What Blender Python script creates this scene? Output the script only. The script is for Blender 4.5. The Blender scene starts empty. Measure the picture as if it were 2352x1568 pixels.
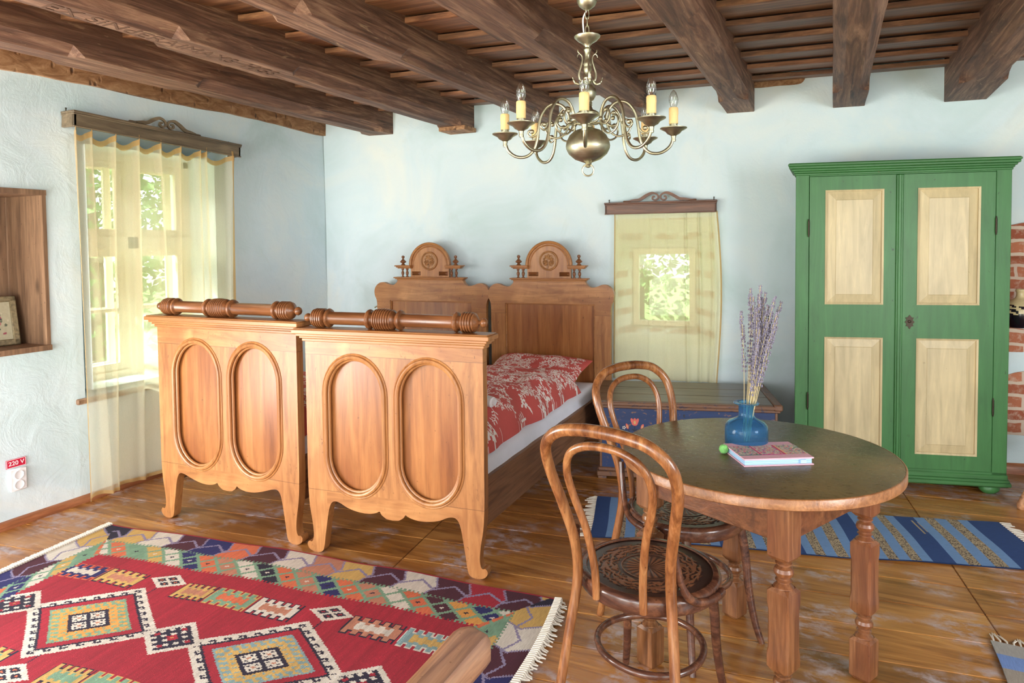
import bpy, bmesh, math, random
import numpy as np
from mathutils import Vector, Matrix, geometry
random.seed(7); np.random.seed(7)
PI = math.pi
K = 0.919            # the room is laid out in a 1.6 m eye-height unit and brought to metres at the end
scene = bpy.context.scene
COL = scene.collection
R_ = math.radians

# ------------------------------------------------------------------ colour and node helpers
def lin(c):
    c = c / 255.0
    return c / 12.92 if c <= 0.04045 else ((c + 0.055) / 1.055) ** 2.4
def S(r, g, b): return (lin(r), lin(g), lin(b), 1.0)

class NT:
    def __init__(s, name):
        s.m = bpy.data.materials.new(name); s.m.use_nodes = True
        s.t = s.m.node_tree; s.n = s.t.nodes; s.n.clear()
        s.out = s.n.new('ShaderNodeOutputMaterial')
    def node(s, typ, **kw):
        n = s.n.new(typ)
        for k, v in kw.items():
            if k in n.inputs.keys() if isinstance(k, str) else False: n.inputs[k].default_value = v
            else: setattr(n, k, v)
        return n
    def link(s, a, b): s.t.links.new(a, b)
    def coord(s, kind='Object', scale=(1, 1, 1), rot=(0, 0, 0), loc=(0, 0, 0)):
        tc = s.n.new('ShaderNodeTexCoord'); mp = s.n.new('ShaderNodeMapping')
        mp.inputs['Scale'].default_value = scale; mp.inputs['Rotation'].default_value = rot; mp.inputs['Location'].default_value = loc
        s.link(tc.outputs[kind], mp.inputs['Vector']); return mp.outputs['Vector']
    def noise(s, vec, scale=5, detail=6, rough=0.55, dist=0.0):
        n = s.n.new('ShaderNodeTexNoise'); n.inputs['Scale'].default_value = scale; n.inputs['Detail'].default_value = detail
        n.inputs['Roughness'].default_value = rough; n.inputs['Distortion'].default_value = dist
        s.link(vec, n.inputs['Vector']); return n.outputs['Fac']
    def voro(s, vec, scale=5, feature='F1', rnd=1.0):
        n = s.n.new('ShaderNodeTexVoronoi'); n.feature = feature; n.inputs['Scale'].default_value = scale; n.inputs['Randomness'].default_value = rnd
        s.link(vec, n.inputs['Vector']); return n.outputs['Distance']
    def ramp(s, fac, stops):
        n = s.n.new('ShaderNodeValToRGB'); el = n.color_ramp.elements
        while len(el) < len(stops): el.new(0.5)
        for e, (p, c) in zip(el, stops):
            e.position = p; e.color = c if not isinstance(c, (int, float)) else (c, c, c, 1)
        s.link(fac, n.inputs['Fac']); return n.outputs['Color']
    def mix(s, fac, a, b, mode='MIX'):
        n = s.n.new('ShaderNodeMix'); n.data_type = 'RGBA'; n.blend_type = mode
        for sock, v in ((n.inputs[0], fac), (n.inputs[6], a), (n.inputs[7], b)):
            if isinstance(v, (int, float)): sock.default_value = v
            elif isinstance(v, tuple): sock.default_value = v
            else: s.link(v, sock)
        return n.outputs[2]
    def math(s, op, a, b=0.0):
        n = s.n.new('ShaderNodeMath'); n.operation = op
        for sock, v in ((n.inputs[0], a), (n.inputs[1], b)):
            if isinstance(v, (int, float)): sock.default_value = v
            else: s.link(v, sock)
        return n.outputs[0]
    def bump(s, h, strength=0.3, dist=0.01, prev=None):
        n = s.n.new('ShaderNodeBump'); n.inputs['Strength'].default_value = strength; n.inputs['Distance'].default_value = dist
        s.link(h, n.inputs['Height'])
        if prev is not None: s.link(prev, n.inputs['Normal'])
        return n.outputs['Normal']
    def bsdf(s, color, rough=0.5, metal=0.0, normal=None, **kw):
        n = s.n.new('ShaderNodeBsdfPrincipled')
        for nm, v in (('Base Color', color), ('Roughness', rough), ('Metallic', metal)) + tuple(kw.items()):
            if isinstance(v, (int, float, tuple)): n.inputs[nm].default_value = v
            else: s.link(v, n.inputs[nm])
        if normal is not None: s.link(normal, n.inputs['Normal'])
        s.link(n.outputs[0], s.out.inputs['Surface']); return n

def wood(name, dark, mid, light, axis='z', scale=1.0, rough=0.4, blot=None, blot_amt=0.5, bump=0.25, knots=True, stretch=0.08, spec=0.5, fine=.45):
    m = NT(name)
    st = {'x': (stretch, 1, 1), 'y': (1, stretch, 1), 'z': (1, 1, stretch)}[axis]
    v = m.coord(scale=tuple(a * scale for a in st))
    v2 = m.coord(scale=tuple(a * scale for a in {'x': (.25, 1, 1), 'y': (1, .25, 1), 'z': (1, 1, .25)}[axis]))
    g = m.noise(v, 14, 8, 0.62, 1.2)
    col = m.ramp(g, [(0.28, dark), (0.5, mid), (0.74, light)])
    fine_ = fine; fine = m.noise(v, 75, 4, 0.6)
    col = m.mix(fine_, col, m.ramp(fine, [(0.35, (.35, .35, .35, 1)), (0.62, (1, 1, 1, 1))]), 'MULTIPLY')
    big = m.noise(v2, 3.2, 3, 0.5, 0.5)
    if blot is None: blot = dark
    col = m.mix(m.ramp(big, [(0.45, 0.0), (0.72, blot_amt)]), col, blot)
    if knots:
        vk = m.coord(scale=tuple(a * scale for a in {'x': (.45, 1, 1), 'y': (1, .45, 1), 'z': (1, 1, .45)}[axis]))
        k = m.voro(vk, 3.1)
        col = m.mix(m.ramp(k, [(0.03, 0.85), (0.09, 0.0)]), col, tuple(c * 0.45 for c in dark[:3]) + (1,))
    sc = m.noise(m.coord(scale=(1, 1, 1)), 60, 2, 0.5)
    col = m.mix(m.ramp(sc, [(0.70, 0.0), (0.76, 0.55)]), col, tuple(c * 0.4 for c in dark[:3]) + (1,))
    nb = m.bump(g, bump, 0.004); nb = m.bump(fine, bump * .8, 0.002, nb)
    m.bsdf(col, rough, 0, nb, **{'Specular IOR Level': spec})
    return m.m

def joinery(name, dark, mid, light, blot):
    """stiles with upright grain, top rail and apron with level grain, a joint line between"""
    m = NT(name); sep = m.n.new('ShaderNodeSeparateXYZ'); m.link(m.coord(), sep.inputs[0])
    ax = m.math('ABSOLUTE', sep.outputs[0]); z = sep.outputs[2]
    top = m.math('GREATER_THAN', z, 1.045); low = m.math('MULTIPLY', m.math('LESS_THAN', z, .335), m.math('LESS_THAN', ax, .385)); H = m.math('MAXIMUM', top, low)
    def grain(sc):
        v = m.coord(scale=sc); g = m.noise(v, 13, 8, .62, 1.4); f = m.noise(v, 70, 4, .6)
        c = m.ramp(g, [(.3, dark), (.5, mid), (.75, light)]); return m.mix(.3, c, m.ramp(f, [(.35, (.4, .36, .33, 1)), (.62, (1, 1, 1, 1))]), 'MULTIPLY'), g
    cv, gv = grain((1, 1, .1)); ch_, gh = grain((.1, 1, 1)); col = m.mix(H, cv, ch_)
    j1 = m.math('LESS_THAN', m.math('ABSOLUTE', m.math('SUBTRACT', z, 1.045)), .0013); j2 = m.math('MULTIPLY', m.math('LESS_THAN', m.math('ABSOLUTE', m.math('SUBTRACT', z, .335)), .0013), m.math('GREATER_THAN', ax, .30))
    j3 = m.math('MULTIPLY', m.math('LESS_THAN', m.math('ABSOLUTE', m.math('SUBTRACT', ax, .385)), .0012), m.math('SUBTRACT', 1.0, m.math('MULTIPLY', m.math('GREATER_THAN', z, .335), m.math('LESS_THAN', z, 1.045))))
    b = m.noise(m.coord(scale=(1, 1, .6)), 4.2, 4, .55, .6); col = m.mix(m.ramp(b, [(.46, 0.0), (.72, .55)]), col, blot)
    b2 = m.noise(m.coord(scale=(1, 1, .6), loc=(4, 2, 7)), 5.5, 3, .5, .3); col = m.mix(m.ramp(b2, [(.56, 0.0), (.76, .35)]), col, tuple(min(1, q * 1.5) for q in light[:3]) + (1,))
    col = m.mix(m.math('MULTIPLY', m.math('MAXIMUM', m.math('MAXIMUM', j1, j2), 0.0), .7), col, tuple(q * .3 for q in dark[:3]) + (1,))
    k = m.voro(m.coord(scale=(1, 1, .6)), 2.6); col = m.mix(m.ramp(k, [(.02, .8), (.07, 0.0)]), col, tuple(q * .4 for q in dark[:3]) + (1,))
    d = m.noise(m.coord(scale=(1, 1, .5)), 48, 3, .6, 1.0); d2 = m.noise(m.coord(), 2.2, 2, .5)
    col = m.mix(m.math('MULTIPLY', m.ramp(d, [(.64, 0.0), (.69, .75)]), m.ramp(d2, [(.42, .25), (.62, 1.0)])), col, tuple(q * .35 for q in dark[:3]) + (1,))
    m.bsdf(col, .4, 0, m.bump(m.mix(H, gv, gh), .18, .004)); return m.m

def plain(name, c, rough=0.5, metal=0.0, nscale=0, namt=0.15, bump=0.0, **kw):
    m = NT(name)
    if nscale:
        n = m.noise(m.coord(), nscale, 5, 0.6)
        col = m.mix(m.ramp(n, [(0.3, 1.0), (0.7, 0.0)]), c, tuple(x * (1 - namt * 2) for x in c[:3]) + (1,))
        nb = m.bump(n, bump, 0.004) if bump else None
        m.bsdf(col, rough, metal, nb, **kw)
    else: m.bsdf(c, rough, metal, None, **kw)
    return m.m

def attrmat(name, rough=0.85, weave=0, bump=0.3, var=0.2, sheen=0.0, vscale=(6, 40, 6)):
    m = NT(name)
    a = m.n.new('ShaderNodeAttribute'); a.attribute_name = 'tint'
    n = m.noise(m.coord(scale=vscale), 8, 5, 0.6)
    col = m.mix(1.0, a.outputs['Color'], m.ramp(n, [(0.3, 1 - var), (0.7, 1.0)]), 'MULTIPLY')
    nb = None
    if weave:
        w = m.noise(m.coord(), weave, 2, 0.5); nb = m.bump(w, bump, 0.003)
    m.bsdf(col, rough, 0, nb, **({'Sheen Weight': sheen} if sheen else {}))
    return m.m

# ------------------------------------------------------------------ mesh helpers
class MB:
    def __init__(s): s.v = []; s.f = []; s.tint = []; s.has = False
    def add(s, vs, fs, M=None, tint=None):
        b = len(s.v)
        for p in vs:
            p = Vector(p); s.v.append(tuple(M @ p if M else p))
        for f in fs: s.f.append(tuple(b + i for i in f)); s.tint.append(tint or (1, 1, 1, 1))
        if tint: s.has = True
        return s
    def box(s, x0, x1, y0, y1, z0, z1, M=None, tint=None):
        vs = [(x, y, z) for x in (x0, x1) for y in (y0, y1) for z in (z0, z1)]
        return s.add(vs, [(0, 1, 3, 2), (4, 6, 7, 5), (0, 4, 5, 1), (2, 3, 7, 6), (0, 2, 6, 4), (1, 5, 7, 3)], M, tint)
    def bbox(s, x0, x1, y0, y1, z0, z1, b=0.004, M=None, tint=None):
        """box with chamfered edges"""
        b = min(b, (x1 - x0) / 2.2, (y1 - y0) / 2.2, (z1 - z0) / 2.2)
        o = [(x0 + b, y0), (x1 - b, y0), (x1, y0 + b), (x1, y1 - b), (x1 - b, y1), (x0 + b, y1), (x0, y1 - b), (x0, y0 + b)]
        i = [(x0 + b, y0 + b), (x1 - b, y0 + b), (x1 - b, y0 + b), (x1 - b, y1 - b), (x1 - b, y1 - b), (x0 + b, y1 - b), (x0 + b, y1 - b), (x0 + b, y0 + b)]
        vs = [(x, y, z0) for x, y in i] + [(x, y, z0 + b) for x, y in o] + [(x, y, z1 - b) for x, y in o] + [(x, y, z1) for x, y in i]
        fs = []
        for r in range(3):
            for k in range(8):
                k2 = (k + 1) % 8; fs.append((r * 8 + k, r * 8 + k2, (r + 1) * 8 + k2, (r + 1) * 8 + k))
        fs.append(tuple(reversed(range(8)))); fs.append(tuple(range(24, 32)))
        return s.add(vs, fs, M, tint)
    def lathe(s, prof, n=24, M=None, cap=True, tint=None):
        vs = []; fs = []
        for (r, z) in prof:
            for k in range(n):
                a = 2 * PI * k / n; vs.append((r * math.cos(a), r * math.sin(a), z))
        for i in range(len(prof) - 1):
            for k in range(n):
                k2 = (k + 1) % n; fs.append((i * n + k, i * n + k2, (i + 1) * n + k2, (i + 1) * n + k))
        if cap:
            if prof[0][0] > 1e-5: fs.append(tuple(reversed(range(n))))
            if prof[-1][0] > 1e-5: fs.append(tuple(range((len(prof) - 1) * n, len(prof) * n)))
        return s.add(vs, fs, M, tint)
    def tube(s, pts, r, n=10, closed=False, M=None, tint=None, flat=None):
        """flat: (vector, factor) squeezes the section"""
        pts = [Vector(p) for p in pts]; N = len(pts)
        rs = r if isinstance(r, (list, tuple)) else [r] * N
        vs = []; prev = None
        for i, p in enumerate(pts):
            if closed: t = pts[(i + 1) % N] - pts[i - 1]
            else: t = pts[min(i + 1, N - 1)] - pts[max(i - 1, 0)]
            t.normalize()
            if prev is None:
                a = Vector((0, 0, 1)) if abs(t.z) < 0.9 else Vector((1, 0, 0)); u = t.cross(a).normalized()
            else: u = (prev - t * prev.dot(t)).normalized()
            prev = u; w = t.cross(u)
            for k in range(n):
                a = 2 * PI * k / n; vs.append(tuple(p + (u * math.cos(a) + w * math.sin(a)) * rs[i]))
        fs = []
        for i in range(N if closed else N - 1):
            j = (i + 1) % N
            for k in range(n):
                k2 = (k + 1) % n; fs.append((i * n + k, i * n + k2, j * n + k2, j * n + k))
        if not closed: fs.append(tuple(reversed(range(n)))); fs.append(tuple(range((N - 1) * n, N * n)))
        return s.add(vs, fs, M, tint)
    def plate(s, outer, holes, t, M=None, y0=0.0, bev=0.0, tint=None):
        """outline in the xz plane, front face at y0, back at y0+t"""
        loops = [outer] + list(holes)
        polys = [[Vector((x, z, 0)) for x, z in L] for L in loops]
        tri = geometry.tessellate_polygon(polys)
        flat = [p for L in loops for p in L]; n = len(flat)
        vs = [(x, y0, z) for x, z in flat] + [(x, y0 + t, z) for x, z in flat]
        fs = []
        def area(L): return sum(L[i][0] * L[(i + 1) % len(L)][1] - L[(i + 1) % len(L)][0] * L[i][1] for i in range(len(L)))
        for a, b, c in tri:
            A = area([flat[a], flat[b], flat[c]])
            if A < 0: a, c = c, a
            fs.append((a, b, c)); fs.append((c + n, b + n, a + n))
        o = 0
        for li, L in enumerate(loops):
            ccw = area(L) > 0
            for i in range(len(L)):
                p, q = o + i, o + (i + 1) % len(L)
                if (li == 0) != ccw: p, q = q, p
                fs.append((q, p, p + n, q + n))
            o += len(L)
        return s.add(vs, fs, M, tint)
    def ribbon(s, pts, ws, t, M=None, y0=0.0):
        L = []; Rr = []
        P = [Vector((x, z)) for x, z in pts]
        for i, p in enumerate(P):
            d = (P[min(i + 1, len(P) - 1)] - P[max(i - 1, 0)]).normalized(); nn = Vector((-d.y, d.x)); w = ws[i] if isinstance(ws, (list, tuple)) else ws
            L.append(p + nn * w / 2); Rr.append(p - nn * w / 2)
        n = len(P); vs = []
        for y in (y0, y0 + t):
            vs += [(q.x, y, q.y) for q in L] + [(q.x, y, q.y) for q in Rr]
        fs = []
        for i in range(n - 1):
            fs.append((i, i + n, i + n + 1, i + 1)); fs.append((2 * n + i, 2 * n + i + 1, 3 * n + i + 1, 3 * n + i))
            fs.append((i, i + 1, 2 * n + i + 1, 2 * n + i)); fs.append((n + i, 3 * n + i, 3 * n + i + 1, n + i + 1))
        fs.append((0, 2 * n, 3 * n, n)); fs.append((n - 1, 2 * n - 1, 4 * n - 1, 3 * n - 1))
        return s.add(vs, fs, M)
    def grid(s, nx, ny, fn, cols=None, M=None):
        vs = [fn(i / nx, j / ny) for j in range(ny + 1) for i in range(nx + 1)]
        fs = [(j * (nx + 1) + i, j * (nx + 1) + i + 1, (j + 1) * (nx + 1) + i + 1, (j + 1) * (nx + 1) + i) for j in range(ny) for i in range(nx)]
        b = len(s.f); s.add(vs, fs, M)
        if cols is not None:
            s.has = True; c = cols.reshape(-1, cols.shape[-1])
            for k in range(len(fs)): s.tint[b + k] = (float(c[k][0]), float(c[k][1]), float(c[k][2]), 1.0)
        return s
    def build(s, name, mat, parent=None, angle=38, smooth=True, solid=0):
        me = bpy.data.meshes.new(name); me.from_pydata(s.v, [], s.f); me.update()
        if len(s.f) < 60000:
            bm = bmesh.new(); bm.from_mesh(me); bmesh.ops.recalc_face_normals(bm, faces=bm.faces); bm.to_mesh(me); bm.free()
        if s.has:
            at = me.attributes.new('tint', 'FLOAT_COLOR', 'FACE')
            at.data.foreach_set('color', np.array(s.tint, dtype=np.float32).ravel())
        for m in (mat if isinstance(mat, (list, tuple)) else [mat]): me.materials.append(m)
        if smooth:
            me.polygons.foreach_set('use_smooth', [True] * len(me.polygons))
            me.set_sharp_from_angle(angle=R_(angle))
        o = bpy.data.objects.new(name, me); COL.objects.link(o)
        if parent: o.parent = parent
        return o

def tag(o, label=None, cat=None, group=None, kind=None):
    if label: o['label'] = label
    if cat: o['category'] = cat
    if group: o['group'] = group
    if kind: o['kind'] = kind
    return o
def empty(name, loc=(0, 0, 0), rz=0.0, label=None, cat=None, group=None):
    o = bpy.data.objects.new(name, None); COL.objects.link(o); o.location = loc; o.rotation_euler = (0, 0, rz)
    o.empty_display_size = 0.1
    return tag(o, label, cat, group)
def copy_tree(o, parent=None):
    c = o.copy(); COL.objects.link(c)
    if parent: c.parent = parent
    for ch in [x for x in COL.objects if x.parent == o]: copy_tree(ch, c)
    return c
def cr(pts, n=8, closed=False):
    """Catmull-Rom through points of any dimension"""
    P = [Vector(p) for p in pts]; out = []; N = len(P)
    rng = range(N) if closed else range(N - 1)
    for i in rng:
        if closed: p0, p1, p2, p3 = P[i - 1], P[i], P[(i + 1) % N], P[(i + 2) % N]
        else: p0, p1, p2, p3 = P[max(i - 1, 0)], P[i], P[i + 1], P[min(i + 2, N - 1)]
        for k in range(n):
            t = k / n
            out.append(0.5 * ((2 * p1) + (p2 - p0) * t + (2 * p0 - 5 * p1 + 4 * p2 - p3) * t * t + (3 * p1 - p0 - 3 * p2 + p3) * t ** 3))
    if not closed: out.append(P[-1])
    return [tuple(p) for p in out]
def mirror(half):   # half outline from right-bottom to centre-top; returns closed outline
    return half + [(-x, z) for x, z in reversed(half) if x > 1e-6]
def stadium(cx, z0, z1, hw, n=14):
    pts = []
    for k in range(n + 1):
        a = PI * k / n; pts.append((cx + hw * math.cos(a), z1 - hw * 1.12 + hw * 1.12 * math.sin(a)))
    for k in range(n + 1):
        a = PI + PI * k / n; pts.append((cx + hw * math.cos(a), z0 + hw * 1.12 + hw * 1.12 * math.sin(a)))
    return pts
def RZ(a): return Matrix.Rotation(a, 4, 'Z')
def T(x, y, z): return Matrix.Translation((x, y, z))

# ------------------------------------------------------------------ small raster canvas for woven and printed patterns
class Canvas:
    def __init__(s, w, h, res, bg):
        s.nx, s.ny, s.res = int(round(w / res)), int(round(h / res)), res
        s.a = np.zeros((s.ny, s.nx, 3)); s.a[:] = bg[:3]
        yy, xx = np.mgrid[0:s.ny, 0:s.nx]; s.x = (xx + .5) * res; s.y = (yy + .5) * res
    def ell(s, cx, cy, rx, ry, ang, c):
        r = max(rx, ry); i0, i1 = max(int((cx - r) / s.res) - 1, 0), min(int((cx + r) / s.res) + 2, s.nx)
        j0, j1 = max(int((cy - r) / s.res) - 1, 0), min(int((cy + r) / s.res) + 2, s.ny)
        if i0 >= i1 or j0 >= j1: return
        X = s.x[j0:j1, i0:i1] - cx; Y = s.y[j0:j1, i0:i1] - cy; ca, sa = math.cos(ang), math.sin(ang)
        u = X * ca + Y * sa; v = -X * sa + Y * ca
        s.a[j0:j1, i0:i1][(u / rx) ** 2 + (v / ry) ** 2 <= 1] = c[:3]
    def line(s, pts, w, c):
        for (x0, y0), (x1, y1) in zip(pts, pts[1:]):
            L = math.hypot(x1 - x0, y1 - y0); k = max(2, int(L / (w * .5)))
            for t in range(k + 1): s.ell(x0 + (x1 - x0) * t / k, y0 + (y1 - y0) * t / k, w, w, 0, c)

# ------------------------------------------------------------------ materials
M = {}
M['bed'] = wood('bed_wood', S(134, 84, 42), S(170, 114, 64), S(190, 136, 82), 'z', 1.0, 0.4, S(152, 92, 50), 0.5, bump=.15, fine=.25)
M['bed_f'] = joinery('bed_joinery', S(134, 84, 44), S(170, 115, 65), S(192, 138, 84), S(136, 80, 40))
M['bed_x'] = wood('bed_wood_cross', S(134, 84, 42), S(168, 112, 62), S(188, 134, 80), 'x', 1.0, 0.4, S(150, 90, 48), 0.45, bump=.15, fine=.25)
M['bed_dark'] = wood('bed_wood_panel', S(124, 74, 36), S(156, 98, 52), S(178, 120, 68), 'z', 1.0, 0.32, S(112, 52, 22), 0.8, bump=.12, fine=.25, knots=False)
M['turned'] = wood('turned_wood', S(84, 48, 26), S(128, 80, 46), S(156, 102, 64), 'x', 1.0, 0.3, S(95, 48, 25), 0.4, knots=False)
M['carve'] = wood('carved_wood', S(140, 94, 56), S(178, 128, 82), S(200, 150, 102), 'z', 1.0, 0.45, knots=False)
M['rail'] = wood('rail_wood', S(104, 68, 46), S(140, 98, 68), S(160, 116, 84), 'y', 1.0, 0.5, knots=False)
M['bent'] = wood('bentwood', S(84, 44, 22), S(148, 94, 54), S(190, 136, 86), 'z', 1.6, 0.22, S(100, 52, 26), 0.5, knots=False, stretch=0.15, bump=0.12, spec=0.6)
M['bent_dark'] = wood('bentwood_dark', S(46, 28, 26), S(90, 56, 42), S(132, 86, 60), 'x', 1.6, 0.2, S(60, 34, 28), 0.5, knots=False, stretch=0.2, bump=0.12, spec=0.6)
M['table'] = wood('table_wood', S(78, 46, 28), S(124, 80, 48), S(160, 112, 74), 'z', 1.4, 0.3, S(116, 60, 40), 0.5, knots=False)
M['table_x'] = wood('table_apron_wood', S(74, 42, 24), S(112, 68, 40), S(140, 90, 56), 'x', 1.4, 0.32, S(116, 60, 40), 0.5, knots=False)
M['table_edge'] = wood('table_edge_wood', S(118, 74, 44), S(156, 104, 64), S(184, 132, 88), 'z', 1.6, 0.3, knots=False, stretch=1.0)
M['cornice'] = wood('cornice_wood', S(70, 42, 28), S(110, 68, 46), S(146, 94, 64), 'x', 1.2, 0.4, S(80, 46, 32), 0.5)
M['cornice_l'] = wood('cornice_wood_weathered', S(84, 72, 56), S(118, 102, 80), S(146, 128, 102), 'x', 1.2, 0.45, S(90, 76, 60), 0.5)
M['cornice_y'] = wood('cornice_wood_side', S(78, 60, 44), S(112, 90, 68), S(140, 114, 88), 'y', 1.2, 0.45, S(84, 64, 48), 0.5)
M['base'] = wood('baseboard_wood', S(110, 60, 34), S(160, 98, 62), S(184, 122, 84), 'y', 1.0, 0.4, knots=False)
M['base_x'] = wood('baseboard_wood_back', S(110, 60, 34), S(160, 98, 62), S(184, 122, 84), 'x', 1.0, 0.4, knots=False)
M['niche'] = wood('niche_wood', S(92, 68, 48), S(136, 104, 78), S(164, 130, 100), 'z', 1.0, 0.6, S(96, 70, 54), 0.5)
M['win'] = plain('window_paint', S(244, 232, 208), 0.5, 0, 12, 0.06)
M['logwood'] = wood('weathered_wood', S(120, 74, 46), S(196, 142, 100), S(222, 176, 134), 'y', 1.4, 0.45, S(120, 104, 104), 0.7, knots=False)

def beam_mat():
    m = NT('beam_oak')
    v = m.coord(scale=(1, .07, 1)); g = m.noise(v, 18, 9, 0.66, 1.4)
    col = m.ramp(g, [(0.30, S(56, 34, 24)), (0.48, S(116, 80, 60)), (0.70, S(172, 134, 106))])
    f = m.noise(v, 90, 4, 0.6)
    col = m.mix(0.55, col, m.ramp(f, [(0.35, (.35, .32, .3, 1)), (0.6, (1, 1, 1, 1))]), 'MULTIPLY')
    b = m.noise(m.coord(scale=(1, .4, 1)), 3, 4, 0.6, 0.6)
    col = m.mix(m.ramp(b, [(0.42, 0.0), (0.7, 0.6)]), col, S(84, 56, 42))
    w = m.noise(m.coord(scale=(1, .2, 1)), 26, 3, 0.6, 1.0)
    col = m.mix(m.ramp(w, [(0.66, 0.0), (0.74, 0.5)]), col, S(190, 160, 122))
    cn = m.noise(m.coord(scale=(1, .05, 1), loc=(2, 5, 1)), 5.5, 5, .55, .35); ck = m.ramp(cn, [(.488, 0.0), (.5, 1.0), (.512, 0.0)])
    ck = m.math('MULTIPLY', ck, m.ramp(m.noise(m.coord(scale=(1, .5, 1)), 1.8, 2, .5), [(.45, 0.0), (.6, 1.0)]))
    col = m.mix(m.math('MULTIPLY', ck, .85), col, S(26, 16, 12))
    nb = m.bump(g, 0.6, 0.014); nb = m.bump(f, 0.5, 0.004, nb)
    m.bsdf(col, 0.62, 0, nb); return m.m
M['beam'] = beam_mat()
def adze_mat():
    m = NT('hewn_beam')
    v = m.coord(scale=(1, .35, 1)); g = m.noise(v, 16, 8, 0.65, 1.5)
    col = m.ramp(g, [(0.3, S(104, 70, 44)), (0.5, S(150, 108, 72)), (0.72, S(190, 150, 112))])
    d = m.voro(m.coord(scale=(1, 1.1, .5)), 17)
    col = m.mix(m.ramp(d, [(0.10, 0.85), (0.2, 0.0)]), col, S(66, 40, 24))
    nb = m.bump(m.ramp(d, [(0.05, 0.0), (0.25, 1.0)]), 0.7, 0.01); nb = m.bump(g, 0.5, 0.006, nb)
    m.bsdf(col, 0.7, 0, nb); return m.m
M['hewn'] = adze_mat()
def board_mat():
    m = NT('ceiling_boards')
    a = m.n.new('ShaderNodeAttribute'); a.attribute_name = 'tint'
    v = m.coord(scale=(.06, 1, 1), rot=(0, 0, R_(-6.1))); g = m.noise(v, 20, 8, 0.62, 1.0)
    col = m.ramp(g, [(0.3, S(82, 52, 34)), (0.5, S(134, 90, 60)), (0.74, S(180, 130, 90))])
    f = m.noise(v, 110, 4, 0.6)
    col = m.mix(0.5, col, m.ramp(f, [(0.35, (.4, .36, .34, 1)), (0.6, (1, 1, 1, 1))]), 'MULTIPLY')
    col = m.mix(1.0, col, a.outputs['Color'], 'MULTIPLY')
    m.bsdf(col, 0.5, 0, m.bump(g, 0.3, 0.005)); return m.m
M['boards'] = board_mat()
def floor_mat():
    m = NT('floor_boards')
    a = m.n.new('ShaderNodeAttribute'); a.attribute_name = 'tint'
    rot = (0, 0, R_(-7))
    v = m.coord(scale=(.09, 1, 1), rot=rot); g = m.noise(v, 12, 8, 0.62, 1.6)
    col = m.ramp(g, [(0.28, S(112, 64, 26)), (0.48, S(168, 110, 52)), (0.75, S(204, 150, 84))])
    f = m.noise(m.coord(scale=(.05, 1, 1), rot=rot), 95, 3, 0.6)
    col = m.mix(0.4, col, m.ramp(f, [(0.35, (.5, .45, .4, 1)), (0.6, (1, 1, 1, 1))]), 'MULTIPLY')
    big = m.noise(m.coord(scale=(.5, 1, 1), rot=rot), 2.0, 3, 0.5)
    col = m.mix(m.ramp(big, [(0.42, 0.0), (0.7, 0.5)]), col, S(108, 62, 28))
    col = m.mix(1.0, col, a.outputs['Color'], 'MULTIPLY')
    k = m.voro(m.coord(scale=(.55, 1, 1), rot=rot), 2.9)
    col = m.mix(m.ramp(k, [(0.03, 0.9), (0.075, 0.0)]), col, S(70, 36, 16))
    # worn spots where the varnish has gone, some pale reflection painted in
    w = m.noise(m.coord(scale=(.8, 1, 1), rot=rot, loc=(3.1, 1.7, 0)), 3.4, 3, 0.55, 0.2)
    w2 = m.noise(m.coord(scale=(.75, 1, 1), rot=rot, loc=(9, 4, 0)), 17, 5, 0.68, 0.2)
    worn = m.math('MULTIPLY', m.ramp(w, [(0.49, 0.0), (0.60, 1.0)]), m.ramp(w2, [(0.44, 0.0), (0.64, 1.0)]))
    col = m.mix(m.math('MULTIPLY', worn, 0.75), col, S(176, 166, 172))
    rough = m.ramp(m.noise(v, 6, 4, 0.6), [(0.3, 0.2), (0.7, 0.4)])
    nb = m.bump(g, 0.2, 0.004)
    m.bsdf(col, rough, 0, nb, **{'Specular IOR Level': 0.6}); return m.m
M['floor'] = floor_mat()
def plaster():
    m = NT('lime_plaster')
    v = m.coord(); n = m.noise(v, 1.1, 4, 0.6, 0.8)
    col = m.ramp(n, [(0.3, S(192, 212, 214)), (0.5, S(208, 224, 230)), (0.72, S(224, 230, 226))])
    st = m.noise(m.coord(scale=(1, 1, .7)), 2.3, 6, 0.7, 1.5)
    col = m.mix(m.ramp(st, [(0.6, 0.0), (0.8, 0.22)]), col, S(176, 184, 172))
    a = m.noise(v, 5, 6, 0.6, 1.2); b = m.noise(v, 60, 4, 0.7); c = m.noise(m.coord(scale=(1, 1, .5)), 14, 3, 0.5, 2.5)
    ridge = m.ramp(c, [(0.46, 0.0), (0.5, 1.0), (0.54, 0.0)])
    nb = m.bump(a, 0.3, 0.018); nb = m.bump(b, 0.22, 0.003, nb); nb = m.bump(ridge, 0.06, 0.003, nb)
    m.bsdf(col, 0.85, 0, nb); return m.m
M['plaster'] = plaster()
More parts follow.
